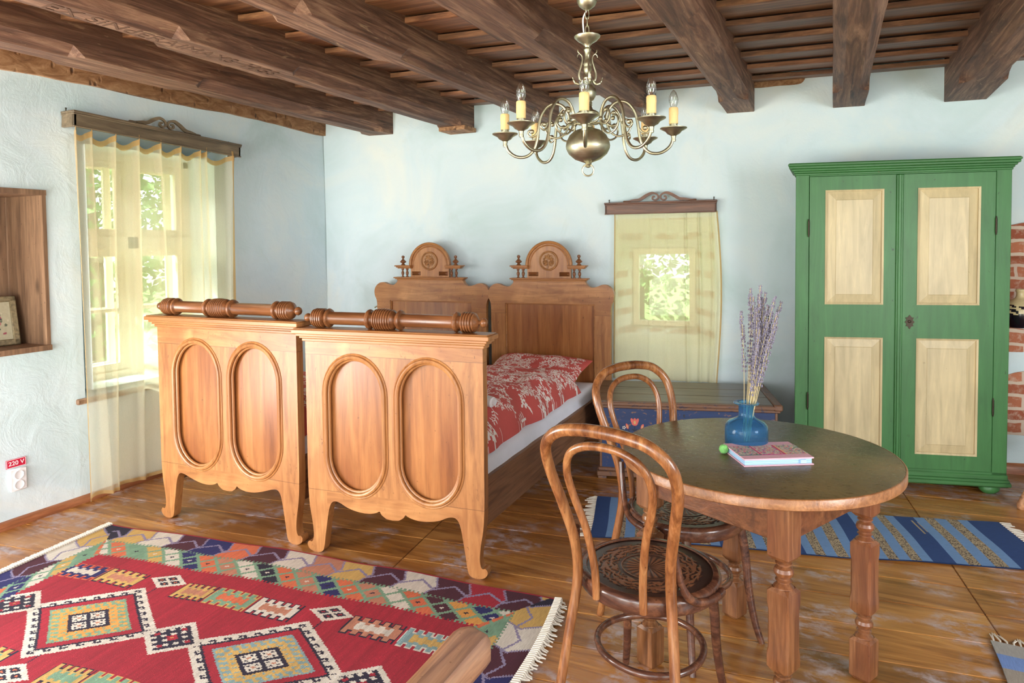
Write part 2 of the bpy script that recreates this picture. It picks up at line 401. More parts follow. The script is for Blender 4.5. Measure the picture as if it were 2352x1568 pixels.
def brickmat(name, axis=0, mortar=S(206, 186, 168), sc=1.0):
    m = NT(name)
    v = m.coord(scale=(1, 1, 1), rot=(R_(90), 0, 0) if axis == 0 else (R_(90), 0, R_(90)))
    dn = m.n.new('ShaderNodeTexNoise'); dn.inputs['Scale'].default_value = 9; m.link(v, dn.inputs['Vector'])
    mx = m.n.new('ShaderNodeMixRGB'); mx.inputs[0].default_value = 0.03; m.link(v, mx.inputs[1]); m.link(dn.outputs['Color'], mx.inputs[2])
    b = m.n.new('ShaderNodeTexBrick'); m.link(mx.outputs[0], b.inputs['Vector'])
    b.inputs['Scale'].default_value = 1; b.inputs['Brick Width'].default_value = .26; b.inputs['Row Height'].default_value = .085
    b.inputs['Mortar Size'].default_value = .012; b.inputs['Mortar Smooth'].default_value = .3
    b.inputs['Color1'].default_value = S(150, 78, 54); b.inputs['Color2'].default_value = S(186, 116, 84); b.inputs['Mortar'].default_value = mortar
    n = m.noise(m.coord(), 26, 6, 0.65)
    col = m.mix(m.ramp(n, [(0.5, 0.0), (0.68, 0.55)]), b.outputs['Color'], mortar)
    m.bsdf(col, 0.85, 0, m.bump(n, 0.6, 0.01)); return m.m
M['brick'] = brickmat('old_brick')
def plaster_brick():
    """limewashed reveal with brick courses showing through"""
    m = NT('limewashed_brick')
    sep = m.n.new('ShaderNodeSeparateXYZ'); m.link(m.coord(), sep.inputs[0])
    row = m.math('FRACT', m.math('MULTIPLY', sep.outputs[2], 1 / .155))
    st = m.ramp(row, [(0.0, 0.0), (0.5, 0.0), (0.56, 1.0), (0.85, 1.0), (0.92, 0.0)])
    n = m.noise(m.coord(), 6, 4, 0.6)
    col = m.mix(m.math('MULTIPLY', st, m.ramp(n, [(0.42, 0.0), (0.55, .8)])), S(222, 226, 218), S(176, 120, 92))
    m.bsdf(col, 0.85, 0, m.bump(n, 0.5, 0.02)); return m.m
M['reveal'] = plaster_brick()

def sheer(name, c, tr=0.35, trl=.6):
    m = NT(name)
    n = m.noise(m.coord(scale=(1, 1, .1)), 40, 4, 0.6)
    w = m.noise(m.coord(), 240, 2, 0.6)
    col = m.mix(m.ramp(n, [(0.3, 0.0), (0.7, 0.25)]), c, tuple(x * .8 for x in c[:3]) + (1,))
    d = m.n.new('ShaderNodeBsdfDiffuse'); t = m.n.new('ShaderNodeBsdfTranslucent'); tp = m.n.new('ShaderNodeBsdfTransparent')
    m.link(col, d.inputs[0]); m.link(col, t.inputs[0]); tp.inputs[0].default_value = (1, 1, .97, 1)
    a = m.n.new('ShaderNodeMixShader'); a.inputs[0].default_value = trl; m.link(d.outputs[0], a.inputs[1]); m.link(t.outputs[0], a.inputs[2])
    b = m.n.new('ShaderNodeMixShader'); m.link(m.ramp(w, [(0.3, 1 - tr - .03), (0.7, 1 - tr + .03)]), b.inputs[0]); m.link(tp.outputs[0], b.inputs[1]); m.link(a.outputs[0], b.inputs[2])
    m.link(b.outputs[0], m.out.inputs['Surface']); return m.m
M['sheer_left'] = sheer('sheer_cotton', S(248, 238, 208), 0.5)
M['sheer_back'] = sheer('sheer_cotton_yellow', S(255, 246, 200), 0.44, .35)
M['hem'] = sheer('sheer_hem', S(218, 184, 130), 0.15)
def glass(name):
    m = NT(name); tp = m.n.new('ShaderNodeBsdfTransparent'); g = m.n.new('ShaderNodeBsdfGlossy'); g.inputs['Roughness'].default_value = .02
    tp.inputs[0].default_value = (.97, 1, .98, 1)
    a = m.n.new('ShaderNodeMixShader'); a.inputs[0].default_value = .06; m.link(tp.outputs[0], a.inputs[1]); m.link(g.outputs[0], a.inputs[2])
    m.link(a.outputs[0], m.out.inputs['Surface']); return m.m
M['pane'] = glass('window_glass')
def metal():
    m = NT('brushed_brass')
    n = m.noise(m.coord(scale=(1, 1, 6)), 40, 3, 0.6); b = m.noise(m.coord(), 7, 4, 0.6)
    col = m.ramp(b, [(0.3, S(150, 148, 124)), (0.6, S(196, 190, 164)), (0.8, S(170, 164, 132))])
    m.bsdf(col, m.ramp(n, [(0.3, 0.30), (0.7, 0.46)]), 1.0, m.bump(n, 0.06, 0.002)); return m.m
M['brass'] = metal()
M['iron'] = plain('dark_iron', S(62, 54, 44), 0.45, 0.8)
M['candle'] = plain('candle_sleeve', S(242, 206, 142), 0.5, 0, 30, 0.05)
m = NT('bulb_glass'); tp = m.n.new('ShaderNodeBsdfTransparent'); tp.inputs[0].default_value = (.93, .95, .93, 1)
g_ = m.n.new('ShaderNodeBsdfGlossy'); g_.inputs['Roughness'].default_value = .03; lw = m.n.new('ShaderNodeLayerWeight'); lw.inputs[0].default_value = .35
a_ = m.n.new('ShaderNodeMixShader'); m.link(m.math('ADD', m.math('MULTIPLY', lw.outputs['Facing'], .8), .1), a_.inputs[0]); m.link(tp.outputs[0], a_.inputs[1]); m.link(g_.outputs[0], a_.inputs[2]); m.link(a_.outputs[0], m.out.inputs['Surface'])
M['bulb'] = m.m

def painted(name, c, under, axis='z', worn=0.6, rough=0.45):
    m = NT(name)
    st = {'x': (.1, 1, 1), 'z': (1, 1, .1)}[axis]
    v = m.coord(scale=st); g = m.noise(v, 22, 7, 0.62, 0.6)
    col = m.ramp(g, [(0.3, tuple(x * .72 for x in c[:3]) + (1,)), (0.6, c), (0.8, tuple(min(1, x * 1.25) for x in c[:3]) + (1,))])
    b = m.noise(m.coord(), 3, 4, 0.6)
    col = m.mix(m.ramp(b, [(0.4, 0.0), (0.75, 0.35)]), col, tuple(x * .6 for x in c[:3]) + (1,))
    w = m.noise(m.coord(scale=tuple(.5 + .5 * q for q in st)), 38, 5, 0.66, 0.4)
    col = m.mix(m.ramp(w, [(worn, 0.0), (worn + .06, 0.8)]), col, under)
    m.bsdf(col, rough, 0, m.bump(g, 0.3, 0.003)); return m.m
M['green'] = painted('green_paint', S(60, 116, 60), S(38, 52, 32), 'z', 0.66)
M['green_x'] = painted('green_paint_rail', S(58, 112, 58), S(110, 90, 60), 'x', 0.67)
M['cream'] = painted('cream_paint', S(206, 188, 146), S(110, 84, 56), 'z', 0.69, 0.4)
M['blue'] = painted('blue_paint', S(30, 54, 100), S(140, 104, 76), 'x', 0.58)
M['chest_lid'] = wood('chest_lid_wood', S(70, 58, 48), S(112, 96, 80), S(148, 128, 104), 'x', 1.2, 0.3, S(70, 52, 42), 0.5, spec=0.6)
M['chest_edge'] = painted('chest_worn_edge', S(120, 84, 62), S(40, 46, 70), 'x', 0.55)

m = NT('table_leather')
n1 = m.noise(m.coord(), 3, 5, 0.6, 0.4); n2 = m.noise(m.coord(scale=(1, 2.2, 1), rot=(0, 0, R_(-15))), 34, 5, 0.65, 0.6)
col = m.ramp(n1, [(0.3, S(78, 66, 44)), (0.55, S(104, 88, 54)), (0.75, S(126, 100, 60))])
col = m.mix(0.45, col, m.ramp(n2, [(0.35, (.45, .42, .4, 1)), (0.6, (1, 1, 1, 1))]), 'MULTIPLY')
m.bsdf(col, m.ramp(n2, [(0.3, .24), (0.7, .36)]), 0, m.bump(n2, 0.35, 0.004), **{'Specular IOR Level': 0.7}); M['tabletop'] = m.m

M['sheet'] = plain('white_sheet', S(234, 236, 252), 0.8, 0, 9, 0.03, 0.4)
M['towel'] = plain('white_towel', S(236, 234, 238), 0.95, 0, 90, 0.05, 0.5)
M['duvet'] = attrmat('printed_cotton', 0.8, 300, 0.15, 0.1)
M['kilim'] = attrmat('woven_wool', 0.95, 420, 0.5, 0.3, vscale=(30, 3, 1))
M['rag'] = attrmat('woven_cotton', 0.95, 400, 0.5, 0.25, vscale=(3, 30, 1))
M['fringe'] = plain('wool_fringe', S(214, 206, 192), 0.95)
M['decor'] = attrmat('painted_decor', 0.5, 0, 0, 0.15, vscale=(8, 8, 8))
M['seat'] = attrmat('embossed_seat', 0.28, 0, 0, 0.35, vscale=(6, 6, 6))
M['plastic'] = plain('white_plastic', S(236, 236, 238), 0.35)
M['plastic_dark'] = plain('socket_holes', S(40, 40, 44), 0.5)
M['red'] = plain('sign_red', S(196, 24, 62), 0.45)
M['white'] = plain('sign_white', S(250, 250, 250), 0.5)
M['blueglass'] = None
m = NT('blue_glass'); p = m.bsdf(S(120, 184, 228), 0.03, 0, None, **{'Transmission Weight': .92, 'IOR': 1.2}); M['blueglass'] = m.m
M['stem'] = plain('dry_stem', S(196, 178, 134), 0.7)
M['bloom'] = plain('lavender_bloom', S(138, 132, 150), 0.8, 0, 120, 0.2)
M['pink'] = plain('pink_cloth', S(226, 178, 192), 0.8, 0, 120, 0.05)
M['page'] = plain('blue_pages', S(176, 212, 240), 0.7)
M['pom'] = plain('green_wool', S(140, 214, 120), 0.95, 0, 160, 0.2, 0.9)
M['leaf'] = attrmat('leaves', 0.6, 0, 0, 0.3)
M['bark'] = plain('bark', S(110, 90, 70), 0.9, 0, 14, 0.2, 0.6)
M['grass'] = plain('meadow', S(120, 160, 80), 0.95, 0, 3, 0.2)
M['ink'] = plain('carved_line', S(84, 56, 38), 0.8)
M['gilt'] = plain('gilt_frame', S(150, 134, 100), 0.5, 0.2, 60, 0.3, 0.6)
M['jug'] = attrmat('glazed_clay', 0.2)

# ------------------------------------------------------------------ the room
from mathutils import noise as mn
WA = math.atan2(5.632 - 5.058, 1.084 + 4.284)         # the back wall is not square to the side wall
CX, CY = -4.286, 5.058
def wallmesh(fn, L, H, holes, step=0.09, amp=0.007):
    """fn(u, z, depth) -> point; holes (u0,u1,z0,z1)"""
    us = sorted(set([0, L] + [h for q in holes for h in q[:2]])); zs = sorted(set([0, H] + [h for q in holes for h in q[2:]]))
    def sub(a):
        o = [a[0]]
        for p, q in zip(a, a[1:]):
            k = max(1, int(round((q - p) / step))); o += [p + (q - p) * (i + 1) / k for i in range(k)]
        return o
    us, zs = sub(us), sub(zs); mb = MB()
    for depth in (0, 1):
        vs = []
        for z in zs:
            for u in us:
                d = mn.noise(Vector((u * 1.7, z * 1.7, 3.1 * L))) * amp * 1.6 + mn.noise(Vector((u * 6, z * 6, L))) * amp * .5 if depth == 0 else 0
                vs.append(fn(u, z, -d if depth == 0 else .5))
        fs = []
        for j in range(len(zs) - 1):
            for i in range(len(us) - 1):
                um, zm = (us[i] + us[i + 1]) / 2, (zs[j] + zs[j + 1]) / 2
                if any(h[0] < um < h[1] and h[2] < zm < h[3] for h in holes): continue
                n = len(us); q = (j * n + i, j * n + i + 1, (j + 1) * n + i + 1, (j + 1) * n + i)
                fs.append(q)
        mb.add(vs, fs)
    return mb
def reveal(mb, fn, h, g, d1):
    """splayed sides from hole h at the wall face to hole g at depth d1"""
    A = [fn(h[0], h[2], 0), fn(h[1], h[2], 0), fn(h[1], h[3], 0), fn(h[0], h[3], 0)]
    B = [fn(g[0], g[2], d1), fn(g[1], g[2], d1), fn(g[1], g[3], d1), fn(g[0], g[3], d1)]
    mb.add(A + B, [(i, (i + 1) % 4, 4 + (i + 1) % 4, 4 + i) for i in range(4)])

HW1 = (2.745, 3.93, .66, 2.40); FW1 = (2.80, 3.80, .70, 2.27)
NI = (1.60, 2.545, .998, 1.957)
fl = lambda u, z, d: (-4.29 - d, u - 1.0, z)
def sh(h): return (h[0] + 1.0, h[1] + 1.0, h[2], h[3])
mb = wallmesh(fl, 6.1, 2.86, [sh(HW1), sh(NI)])
reveal(mb, fl, sh(HW1), sh(FW1), .31); reveal(mb, fl, sh(FW1), sh(FW1), .5)
tag(mb.build('wall_left', M['plaster']), kind='structure')
HW2 = (2.72, 3.49, .80, 1.80); FW2 = (2.80, 3.32, .90, 1.56)
BN = (5.36, 5.95, 1.0, 1.50)
ca, sa = math.cos(WA), math.sin(WA)
fb = lambda u, z, d: (CX + u * ca - d * sa, CY + u * sa + d * ca, z)
mb = wallmesh(fb, 7.2, 2.86, [HW2, BN])
tag(mb.build('wall_back', M['plaster']), kind='structure')
mb = MB(); reveal(mb, fb, HW2, FW2, .42)
tag(mb.build('trim_1', M['reveal']), kind='structure')
mb = MB(); reveal(mb, fb, BN, BN, .28)
mb.add([fb(BN[0], BN[2], .28), fb(BN[1], BN[2], .28), fb(BN[1], BN[3], .28), fb(BN[0], BN[3], .28)], [(0, 1, 2, 3)])
# exposed brick round the hearth, a little proud of the plaster
def patch(mb, pts, t=.012, y=0.0):
    n = len(pts); P = cr(pts, 5, True); n = len(P); vs = [fb(u, z, -t - y) for u, z in P] + [fb(u, z, .02) for u, z in P]
    tri = geometry.tessellate_polygon([[Vector((u, z, 0)) for u, z in P]])
    fs = [tuple(t_) for t_ in tri] + [(i, (i + 1) % n, n + (i + 1) % n, n + i) for i in range(n)]
    mb.add(vs, fs)
for pts in ([(5.33, 1.50), (5.5, 1.49), (5.9, 1.5), (5.96, 1.6), (5.7, 1.72), (5.42, 1.70), (5.34, 1.62)],
            [(5.3, .86), (5.5, .84), (5.9, .88), (5.92, .99), (5.6, .992), (5.34, .992)],
            [(5.28, .30), (5.45, .27), (5.9, .3), (5.95, .5), (5.9, .68), (5.6, .72), (5.38, .66), (5.3, .5)]): patch(mb, pts)
tag(mb.build('trim_2', M['brick'], smooth=False), kind='structure')
mb = MB(); patch(mb, [(3.75, 2.765), (3.95, 2.76), (4.1, 2.765), (4.105, 2.84), (3.9, 2.86), (3.74, 2.86)], .006)
tag(mb.build('trim_3', M['hewn'], smooth=False), kind='structure')

tag(MB().box(2.9, 3.3, -2.2, 5.95, 0, 2.9).build('wall_right', M['plaster'], smooth=False), kind='structure')

# floor of long boards, butt joints at two lines
mb = MB(); fa = R_(7.0); Fr = RZ(fa)
rr = random.Random(3)
for k in range(-22, 12):
    v0 = 3.34 + k * .245
    for a, b in ((-6.2, -1.62), (-1.615, 1.02), (1.025, 4.5)):
        off = 0.0 if a > -2 or b < 2 else 0
        t = rr.uniform(.78, 1.12); w = rr.uniform(-.04, .04)
        a2, b2 = a, b
        mb.bbox(a2, b2, v0 + .0022, v0 + .2428, -.04, 0.0, .0022, Fr, (t, t * (1 + w), t * (1 + w * 2), 1))
fo = tag(mb.build('floor', M['floor'], smooth=False), kind='structure')
tag(MB().box(-4.9, 3.2, -3.4, 6.4, -.09, -.006).build('trim_4', plain('floor_gap', S(176, 140, 104), .9), smooth=False), kind='structure')

# lapped ceiling boards
mb = MB(); Cr = RZ(WA)
for k in range(-20, 3):
    v0 = 5.275 + k * .335
    t = rr.uniform(.75, 1.15); w = rr.uniform(-.05, .05); tt = (t, t * (1 + w), t * (1 + w), 1)
    z0 = 2.775; P = [(v0, z0), (v0, z0 + .028), (v0 + .37, z0 + .072), (v0 + .37, z0 + .044), (v0 + .012, z0 - .002)]
    for a, b in ((-5.5, 3.6),):
        vs = [(a, y, z) for y, z in P] + [(b, y, z) for y, z in P]
        mb.add(vs, [(0, 1, 6, 5), (1, 2, 7, 6), (2, 3, 8, 7), (3, 4, 9, 8), (4, 0, 5, 9)], Cr, tt)
mb.box(-4.9, 3.2, -1.0, 6.4, 2.90, 2.96, tint=(1, 1, 1, 1))
tag(mb.build('ceiling', M['boards'], smooth=False), kind='structure')

def beam(x0, x1, zb, label, y0=-1.1, pad=False, front=2.35):
    o = MB(); st = []
    cmax = .055
    for y, c in ((y0, cmax), (front - .12, cmax), (front - .06, cmax * .9), (front, 0), (3.04, 0), (3.10, cmax * .9), (3.16, cmax), (4.0, cmax), (4.9, cmax), (4.97, cmax * .6), (5.0, 0), (5.3, 0), (5.75, 0)):
        st.append((y, c))
    ys = []
    for (a, c), (b, d) in zip(st, st[1:]):
        k = max(1, int((b - a) / .12)); ys += [(a + (b - a) * i / k, c + (d - c) * i / k) for i in range(k)]
    ys.append(st[-1]); vs = []; seed = x0 * 7
    for y, c in ys:
        w = mn.noise(Vector((y * 1.3, seed, 0))) * .009; w2 = mn.noise(Vector((y * 1.9, seed, 5))) * .009; h = mn.noise(Vector((y * 1.5, seed, 9))) * .006
        c = c + .004
        vs += [(x0 + w, y, 2.87), (x0 + w, y, zb + c + h), (x0 + w + c, y, zb + h), (x1 + w2 - c, y, zb + h), (x1 + w2, y, zb + c + h), (x1 + w2, y, 2.87)]
    n = len(ys); fs = [(0, 1, 2, 3, 4, 5)]
    for i in range(n - 1):
        for k in range(6): k2 = (k + 1) % 6; fs.append((i * 6 + k, (i + 1) * 6 + k, (i + 1) * 6 + k2, i * 6 + k2))
    fs.append(tuple((n - 1) * 6 + k for k in (5, 4, 3, 2, 1, 0)))
    o.add(vs, fs); ob = o.build('ceiling_beam', M['beam'], angle=25)
    tag(ob, label, 'beam', 'hewn oak beams under the board ceiling')
    if pad: MB().box(x0 + .01, x1 + .03, 5.0, 5.2, zb - .03, zb + .004).build('bearing_pad', M['hewn'], ob)
    return ob
beam(-3.82, -3.57, 2.605, 'dark hewn oak ceiling beam running above the bed nearest the side window')
b2 = beam(-3.02, -2.79, 2.595, 'dark oak ceiling beam with carved writing on its pale underside', pad=True)
beam(-2.24, -2.04, 2.60, 'third oak ceiling beam from the side window, above the near bed')
beam(-1.48, -1.26, 2.60, 'oak ceiling beam passing just beside the brass chandelier', front=2.4)
beam(-.73, -.53, 2.585, 'worn oak ceiling beam ending above the small cornice and curtain')
beam(.0, .21, 2.57, 'cracked oak ceiling beam ending above the left side of the wardrobe')
beam(.70, .95, 2.56, 'oak ceiling beam ending above the right half of the green wardrobe')
wb = MB(); n = 60
vs = []
for i in range(n + 1):
    y = -1 + 6.06 * i / n; h = mn.noise(Vector((y * 1.1, 2, 0))) * .03 + mn.noise(Vector((y * 5, 2, 0))) * .008
    vs += [(-4.36, y, 2.64 + h), (-4.262, y, 2.64 + h), (-4.258, y, 2.86), (-4.36, y, 2.86)]
wb.add(vs, [(i * 4 + k, i * 4 + 4 + k, i * 4 + 4 + (k + 1) % 4, i * 4 + (k + 1) % 4) for i in range(n) for k in range(4)] + [(n * 4, n * 4 + 1, n * 4 + 2, n * 4 + 3)])
tag(wb.build('wall_beam', M['hewn'], angle=50), 'pale axe-hewn wooden beam set into the top of the side wall', 'beam')

def text_mesh(txt, size, ext, mat, name, parent=None, M4=None, shear=0):
    cu = bpy.data.curves.new(name, 'FONT'); cu.body = txt; cu.size = size; cu.extrude = ext; cu.align_x = 'CENTER'; cu.align_y = 'CENTER'; cu.shear = shear
    ob = bpy.data.objects.new(name + '_tmp', cu); COL.objects.link(ob)
    dg = bpy.context.evaluated_depsgraph_get(); me = bpy.data.meshes.new_from_object(ob.evaluated_get(dg)); bpy.data.objects.remove(ob)
    if M4 is not None: me.transform(M4)
    me.name = name; me.materials.clear(); me.materials.append(mat)
    o = bpy.data.objects.new(name, me); COL.objects.link(o)
    if parent: o.parent = parent
    return o
# carved writing on the underside, read from the side window
for txt, x, y in (('EX SiNdERA', -2.905, 2.06), ('IMAXS  HGS', -2.905, 2.70)):
    text_mesh(txt, .12, .0012, M['ink'], 'carved_writing', b2, T(x, y, 2.5935) @ RZ(R_(90)) @ Matrix.Rotation(PI, 4, 'X'))

# baseboards
pts = [(-4.285 + .03, -1.0, .0), (-4.285 + .03, 5.05, .0)]
mb = MB(); prof = [(0, 0), (.034, 0), (.034, .02), (.026, .036), (.012, .043), (0, .045)]
vs = [(-4.295 + x, y, z) for y in (-1.0, 5.05) for x, z in prof]; n = len(prof)
mb.add(vs, [(i, (i + 1) % n, n + (i + 1) % n, n + i) for i in range(n)] + [tuple(range(n))])
tag(mb.build('baseboard_left', M['base']), kind='structure')
mb = MB(); vs = [tuple(fb(u, z * 1.7, -x + .012)) for u in (0.02, 7.0) for x, z in prof]
mb.add(vs, [(i, (i + 1) % n, n + (i + 1) % n, n + i) for i in range(n)] + [tuple(range(n))])
tag(mb.build('baseboard_back', M['base_x']), kind='structure')

# wooden lining of the wall niche
mb = MB(); y0, y1, z0, z1 = NI; X0, X1 = -4.64, -4.282
mb.box(X0 - .02, X0, y0, y1, z0, z1); mb.box(X0, X1, y1 - .022, y1 + .0, z0, z1); mb.box(X0, X1, y0, y0 + .02, z0, z1)
mb.box(X0, X1 + .012, y0, y1, z0 - .002, z0 + .03); mb.box(X0, X1 + .006, y0, y1, z1 - .03, z1 + .002)
mb.tube([(X0 + .004, y1 - .026, z0 + .03), (X0 + .004, y1 - .026, z1 - .03)], .008, 6)
tag(mb.build('trim_5', M['niche'], smooth=False), kind='structure')

# ------------------------------------------------------------------ windows
def win_left():
    X = -4.60; y0, y1, z0, z1 = FW1
    root = tag(empty('window_1', (X, (y0 + y1) / 2, z0)), kind='structure')
    cy = (y0 + y1) / 2
    f = MB()
    L = lambda a, b, c, d, e, g: f.bbox(a, b, c - cy, d - cy, e - z0, g - z0, .004)
    L(-.05, .03, y0 - .02, y0 + .05, z0, z1); L(-.05, .03, y1 - .05, y1 + .02, z0, z1)
    L(-.05, .03, y0, y1, z1 - .05, z1 + .02); L(-.05, .03, y0, y1, z0 - .02, z0 + .04)
    L(-.05, .05, cy - .045, cy + .045, z0, z1); L(-.05, .05, y0, y1, 1.60, 1.69)
    f.build('window_frame', M['win'], root)
    for xo in (-.01, -.13):
        for a, b in ((y0 + .05, cy - .045), (cy + .045, y1 - .05)):
            for c, d in ((z0 + .04, 1.60), (1.69, z1 - .05)):
                q = MB(); w = .052
                for r in ((a, a + w, c, d), (b - w, b, c, d), (a + w, b - w, c, c + w), (a + w, b - w, d - w, d)):
                    q.bbox(xo - .015, xo + .015, r[0] - cy, r[1] - cy, r[2] - z0, r[3] - z0, .003)
                if d < 1.7: q.bbox(xo - .01, xo + .01, a + w - cy, b - w - cy, (c + d) / 2 - .012 - z0, (c + d) / 2 + .012 - z0, .003)
                cs = q.build('casement', M['win'], root)
                MB().box(xo - .002, xo + .002, a + w - cy, b - w - cy, c + w - z0, d - w - z0).build('pane', M['pane'], cs)
    MB().bbox(-.02, .335, HW1[0] - .06 - cy, HW1[1] + .03 - cy, -.075, -.04, .006).build('window_sill', M['niche'], root)
win_left()
root = tag(empty('window_2', fb(3.06, .9, .42), WA), kind='structure')
q = MB(); hw = .26
for r in ((-hw, -hw + .05, 0, .66), (hw - .05, hw, 0, .66), (-hw + .05, hw - .05, 0, .045), (-hw + .05, hw - .05, .61, .66)): q.bbox(r[0], r[1], -.02, .02, r[2], r[3], .004)
q.build('window_frame', M['win'], root)
MB().box(-hw + .05, hw - .05, -.002, .002, .045, .61).build('pane', M['pane'], root)

# ------------------------------------------------------------------ outside
tag(MB().box(-30, 20, -20, 40, -.5, -.4).build('ground', M['grass'], smooth=False), kind='structure')
def tree(x, y, h, r, label, seed, n=2600, zc=None):
    rd = random.Random(seed)
    root = empty('leafy_tree', (x, y, -.4), 0, label, 'tree', None)
    t = MB(); t.tube([(0, 0, 0), (.03, .05, h * .35), (-.04, .02, h * .7)], [.13, .1, .05], 8); t.build('trunk', M['bark'], root)
    f = MB()
    for _ in range(n):
        u = rd.random() ** .4; th = rd.uniform(0, 2 * PI); ph = math.acos(rd.uniform(-1, 1))
        p = Vector((r * u * math.sin(ph) * math.cos(th), r * u * math.sin(ph) * math.sin(th), h * .55 + h * .5 * u * math.cos(ph)))
        s = rd.uniform(.05, .11); Mx = Matrix.Translation(p) @ Matrix.Rotation(rd.uniform(0, 6), 4, 'Z') @ Matrix.Rotation(rd.uniform(-1.5, 1.5), 4, 'X') @ Matrix.Rotation(rd.uniform(-1.3, 1.3), 4, 'Y')
        g = rd.uniform(.7, 1.25); c = S(84, 134, 58); tint = (c[0] * g * rd.uniform(.8, 1.3), c[1] * g, c[2] * g, 1)
        f.add([(-s, 0, 0), (0, -s * .45, .01), (s, 0, 0), (0, s * .45, .01)], [(0, 1, 2, 3)], Mx, tint)
    f.build('foliage', M['leaf'], root, smooth=False)
tree(-9.0, 5.9, 4.6, 1.5, 'bushy green tree seen through the near panes of the side window', 1)
tree(-11.2, 9.8, 4.2, 1.5, 'rounded green tree behind the far panes of the side window', 2)
tree(-2.7, 10.2, 4.0, 1.7, 'pale green leafy tree beyond the small back window', 3)

# ------------------------------------------------------------------ beds
def lathe_x(mb, prof, n=24, M4=None):
    """profile of (x, r) turned about the x axis"""
    R0 = Matrix.Rotation(PI / 2, 4, 'Y')
    mb.lathe([(r, x) for x, r in prof], n, (M4 or Matrix()) @ R0)
def make_bed(name, loc, W, foot_rot, head_loc, head_rot, label, Hd=1.0):
    root = empty(name, loc, 0, label, 'bed', 'pair of old wooden beds')
    # footboard: one plate with two oval openings, scalloped apron and scrolled feet
    H = 1.125 * Hd
    half = [(0, .226), (.035, .229), (.062, .246), (.074, .262), (.095, .252), (.14, .243), (.20, .245), (.26, .258), (W - .19, .28), (W - .155, .282), (W - .135, .262), (W - .122, .22), (W - .110, .15), (W - .100, .09), (W - .094, .045), (W - .082, .012), (W - .055, .0), (W - .022, .002), (W + .003, .016), (W + .012, .038), (W + .002, .054), (W - .014, .052), (W - .024, .066), (W - .028, .10), (W - .022, .16), (W - .008, .24), (W - .002, .32)]
    half = [(0, .226)] + cr([(x, z, 0) for x, z in half[1:]], 3)
    half = [(p[0], p[1]) for p in half] + [(W, .40), (W, H)]
    outer = half + [(-x, z) for x, z in reversed(half[1:])]
    cxo, hw = W * .418, W * .335; z0, z1 = .335, H - .09
    holes = [stadium(-cxo, z0, z1, hw), stadium(cxo, z0, z1, hw)]
    fbd = MB().plate(outer, holes, .05).build('footboard', M['bed_f'], root, angle=30)
    fbd.rotation_euler = (0, 0, foot_rot)
    for sx in (-1, 1):
        MB().box(sx * cxo - hw - .02, sx * cxo + hw + .02, .032, .046, z0 - .02, z1 + .02).build('oval_panel', M['bed_dark'], fbd, smooth=False)
        mb = MB(); P = [(x, -.003, z) for x, z in stadium(sx * cxo, z0 - .004, z1 + .004, hw + .004, 18)]
        mb.tube(P, .011, 8, True); P2 = [(x, .012, z) for x, z in stadium(sx * cxo, z0 + .008, z1 - .008, hw - .008, 18)]; mb.tube(P2, .009, 8, True)
        P3 = [(x, -.001, z) for x, z in stadium(sx * cxo, z0 - .020, z1 + .020, hw + .020, 18)]; mb.tube(P3, .005, 6, True)
        mb.build('oval_moulding', M['bed'], fbd)
    L = MB()
    for (e, a, b) in ((.012, H - .012, H + .004), (.022, H + .004, H + .016), (.034, H + .016, H + .030), (.05, H + .030, H + .052), (.043, H + .052, H + .058)):
        L.bbox(-W - e, W + e, -e, .05 + e * .6, a, b, .003)
    L.build('footboard_ledge', M['bed_x'], fbd)
    zc = H + .058 + .050; k = W / .5
    pr_ = [(-.532, 0), (-.530, .010), (-.522, .019), (-.511, .023), (-.500, .020), (-.492, .011), (-.488, .010), (-.482, .024), (-.478, .030), (-.472, .038)]
    for i in range(5): x = -.470 + i * .014; r = .050 if i else .046; pr_ += [(x, r - .006), (x + .004, r), (x + .009, r), (x + .012, r - .006)]
    pr_ += [(-.398, .036), (-.394, .030), (-.388, .034), (-.383, .046), (-.376, .050), (-.369, .046), (-.366, .036), (-.362, .033), (-.14, .033), (-.138, .036), (-.134, .048), (-.126, .051), (-.118, .047), (-.113, .036), (-.104, .032), (-.096, .038)]
    for i in range(8): x = -.092 + i * .0135; r = .056 - .00035 * (i - 3) ** 2; pr_ += [(x, r - .006), (x + .004, r), (x + .009, r), (x + .012, r - .006)]
    pr_ += [(.022, .040), (.030, .032), (.040, .036), (.045, .047), (.053, .051), (.061, .048), (.065, .036), (.067, .033), (.352, .033), (.356, .036), (.362, .047), (.369, .050), (.377, .046), (.382, .034), (.390, .030), (.398, .036)]
    for i in range(5): x = .402 + i * .014; r = .050 if i < 4 else .046; pr_ += [(x, r - .006), (x + .004, r), (x + .009, r), (x + .012, r - .006)]
    pr_ += [(.478, .032), (.484, .022), (.490, .010), (.496, .011), (.504, .020), (.514, .023), (.524, .019), (.531, .010), (.533, 0)]
    mb = MB(); lathe_x(mb, [(x * k * .97, r) for x, r in pr_], 28, T(0, .025, zc)); mb.build('turned_roll', M['turned'], fbd)
    # headboard
    hh = [(0, 1.31), (.30, 1.31), (.302, 1.300), (.312, 1.284), (.335, 1.266), (.36, 1.262), (.40, 1.272), (.43, 1.284), (.465, 1.284), (.495, 1.268), (.518, 1.24), (.527, 1.205), (.522, 1.165), (.508, 1.135), (.502, 1.10), (.50, .9), (.50, 0), (.40, 0), (.40, .2), (0, .2)]
    f = W / .5
    tail = [(x * f, z) for x, z in hh]; top = cr([(x, z, 0) for x, z in tail[1:15]], 4)
    hf = [tail[0]] + [(p[0], p[1]) for p in top] + tail[15:]
    outer = hf + [(-x, z) for x, z in reversed(hf[1:-1])]
    ph = .375 * f
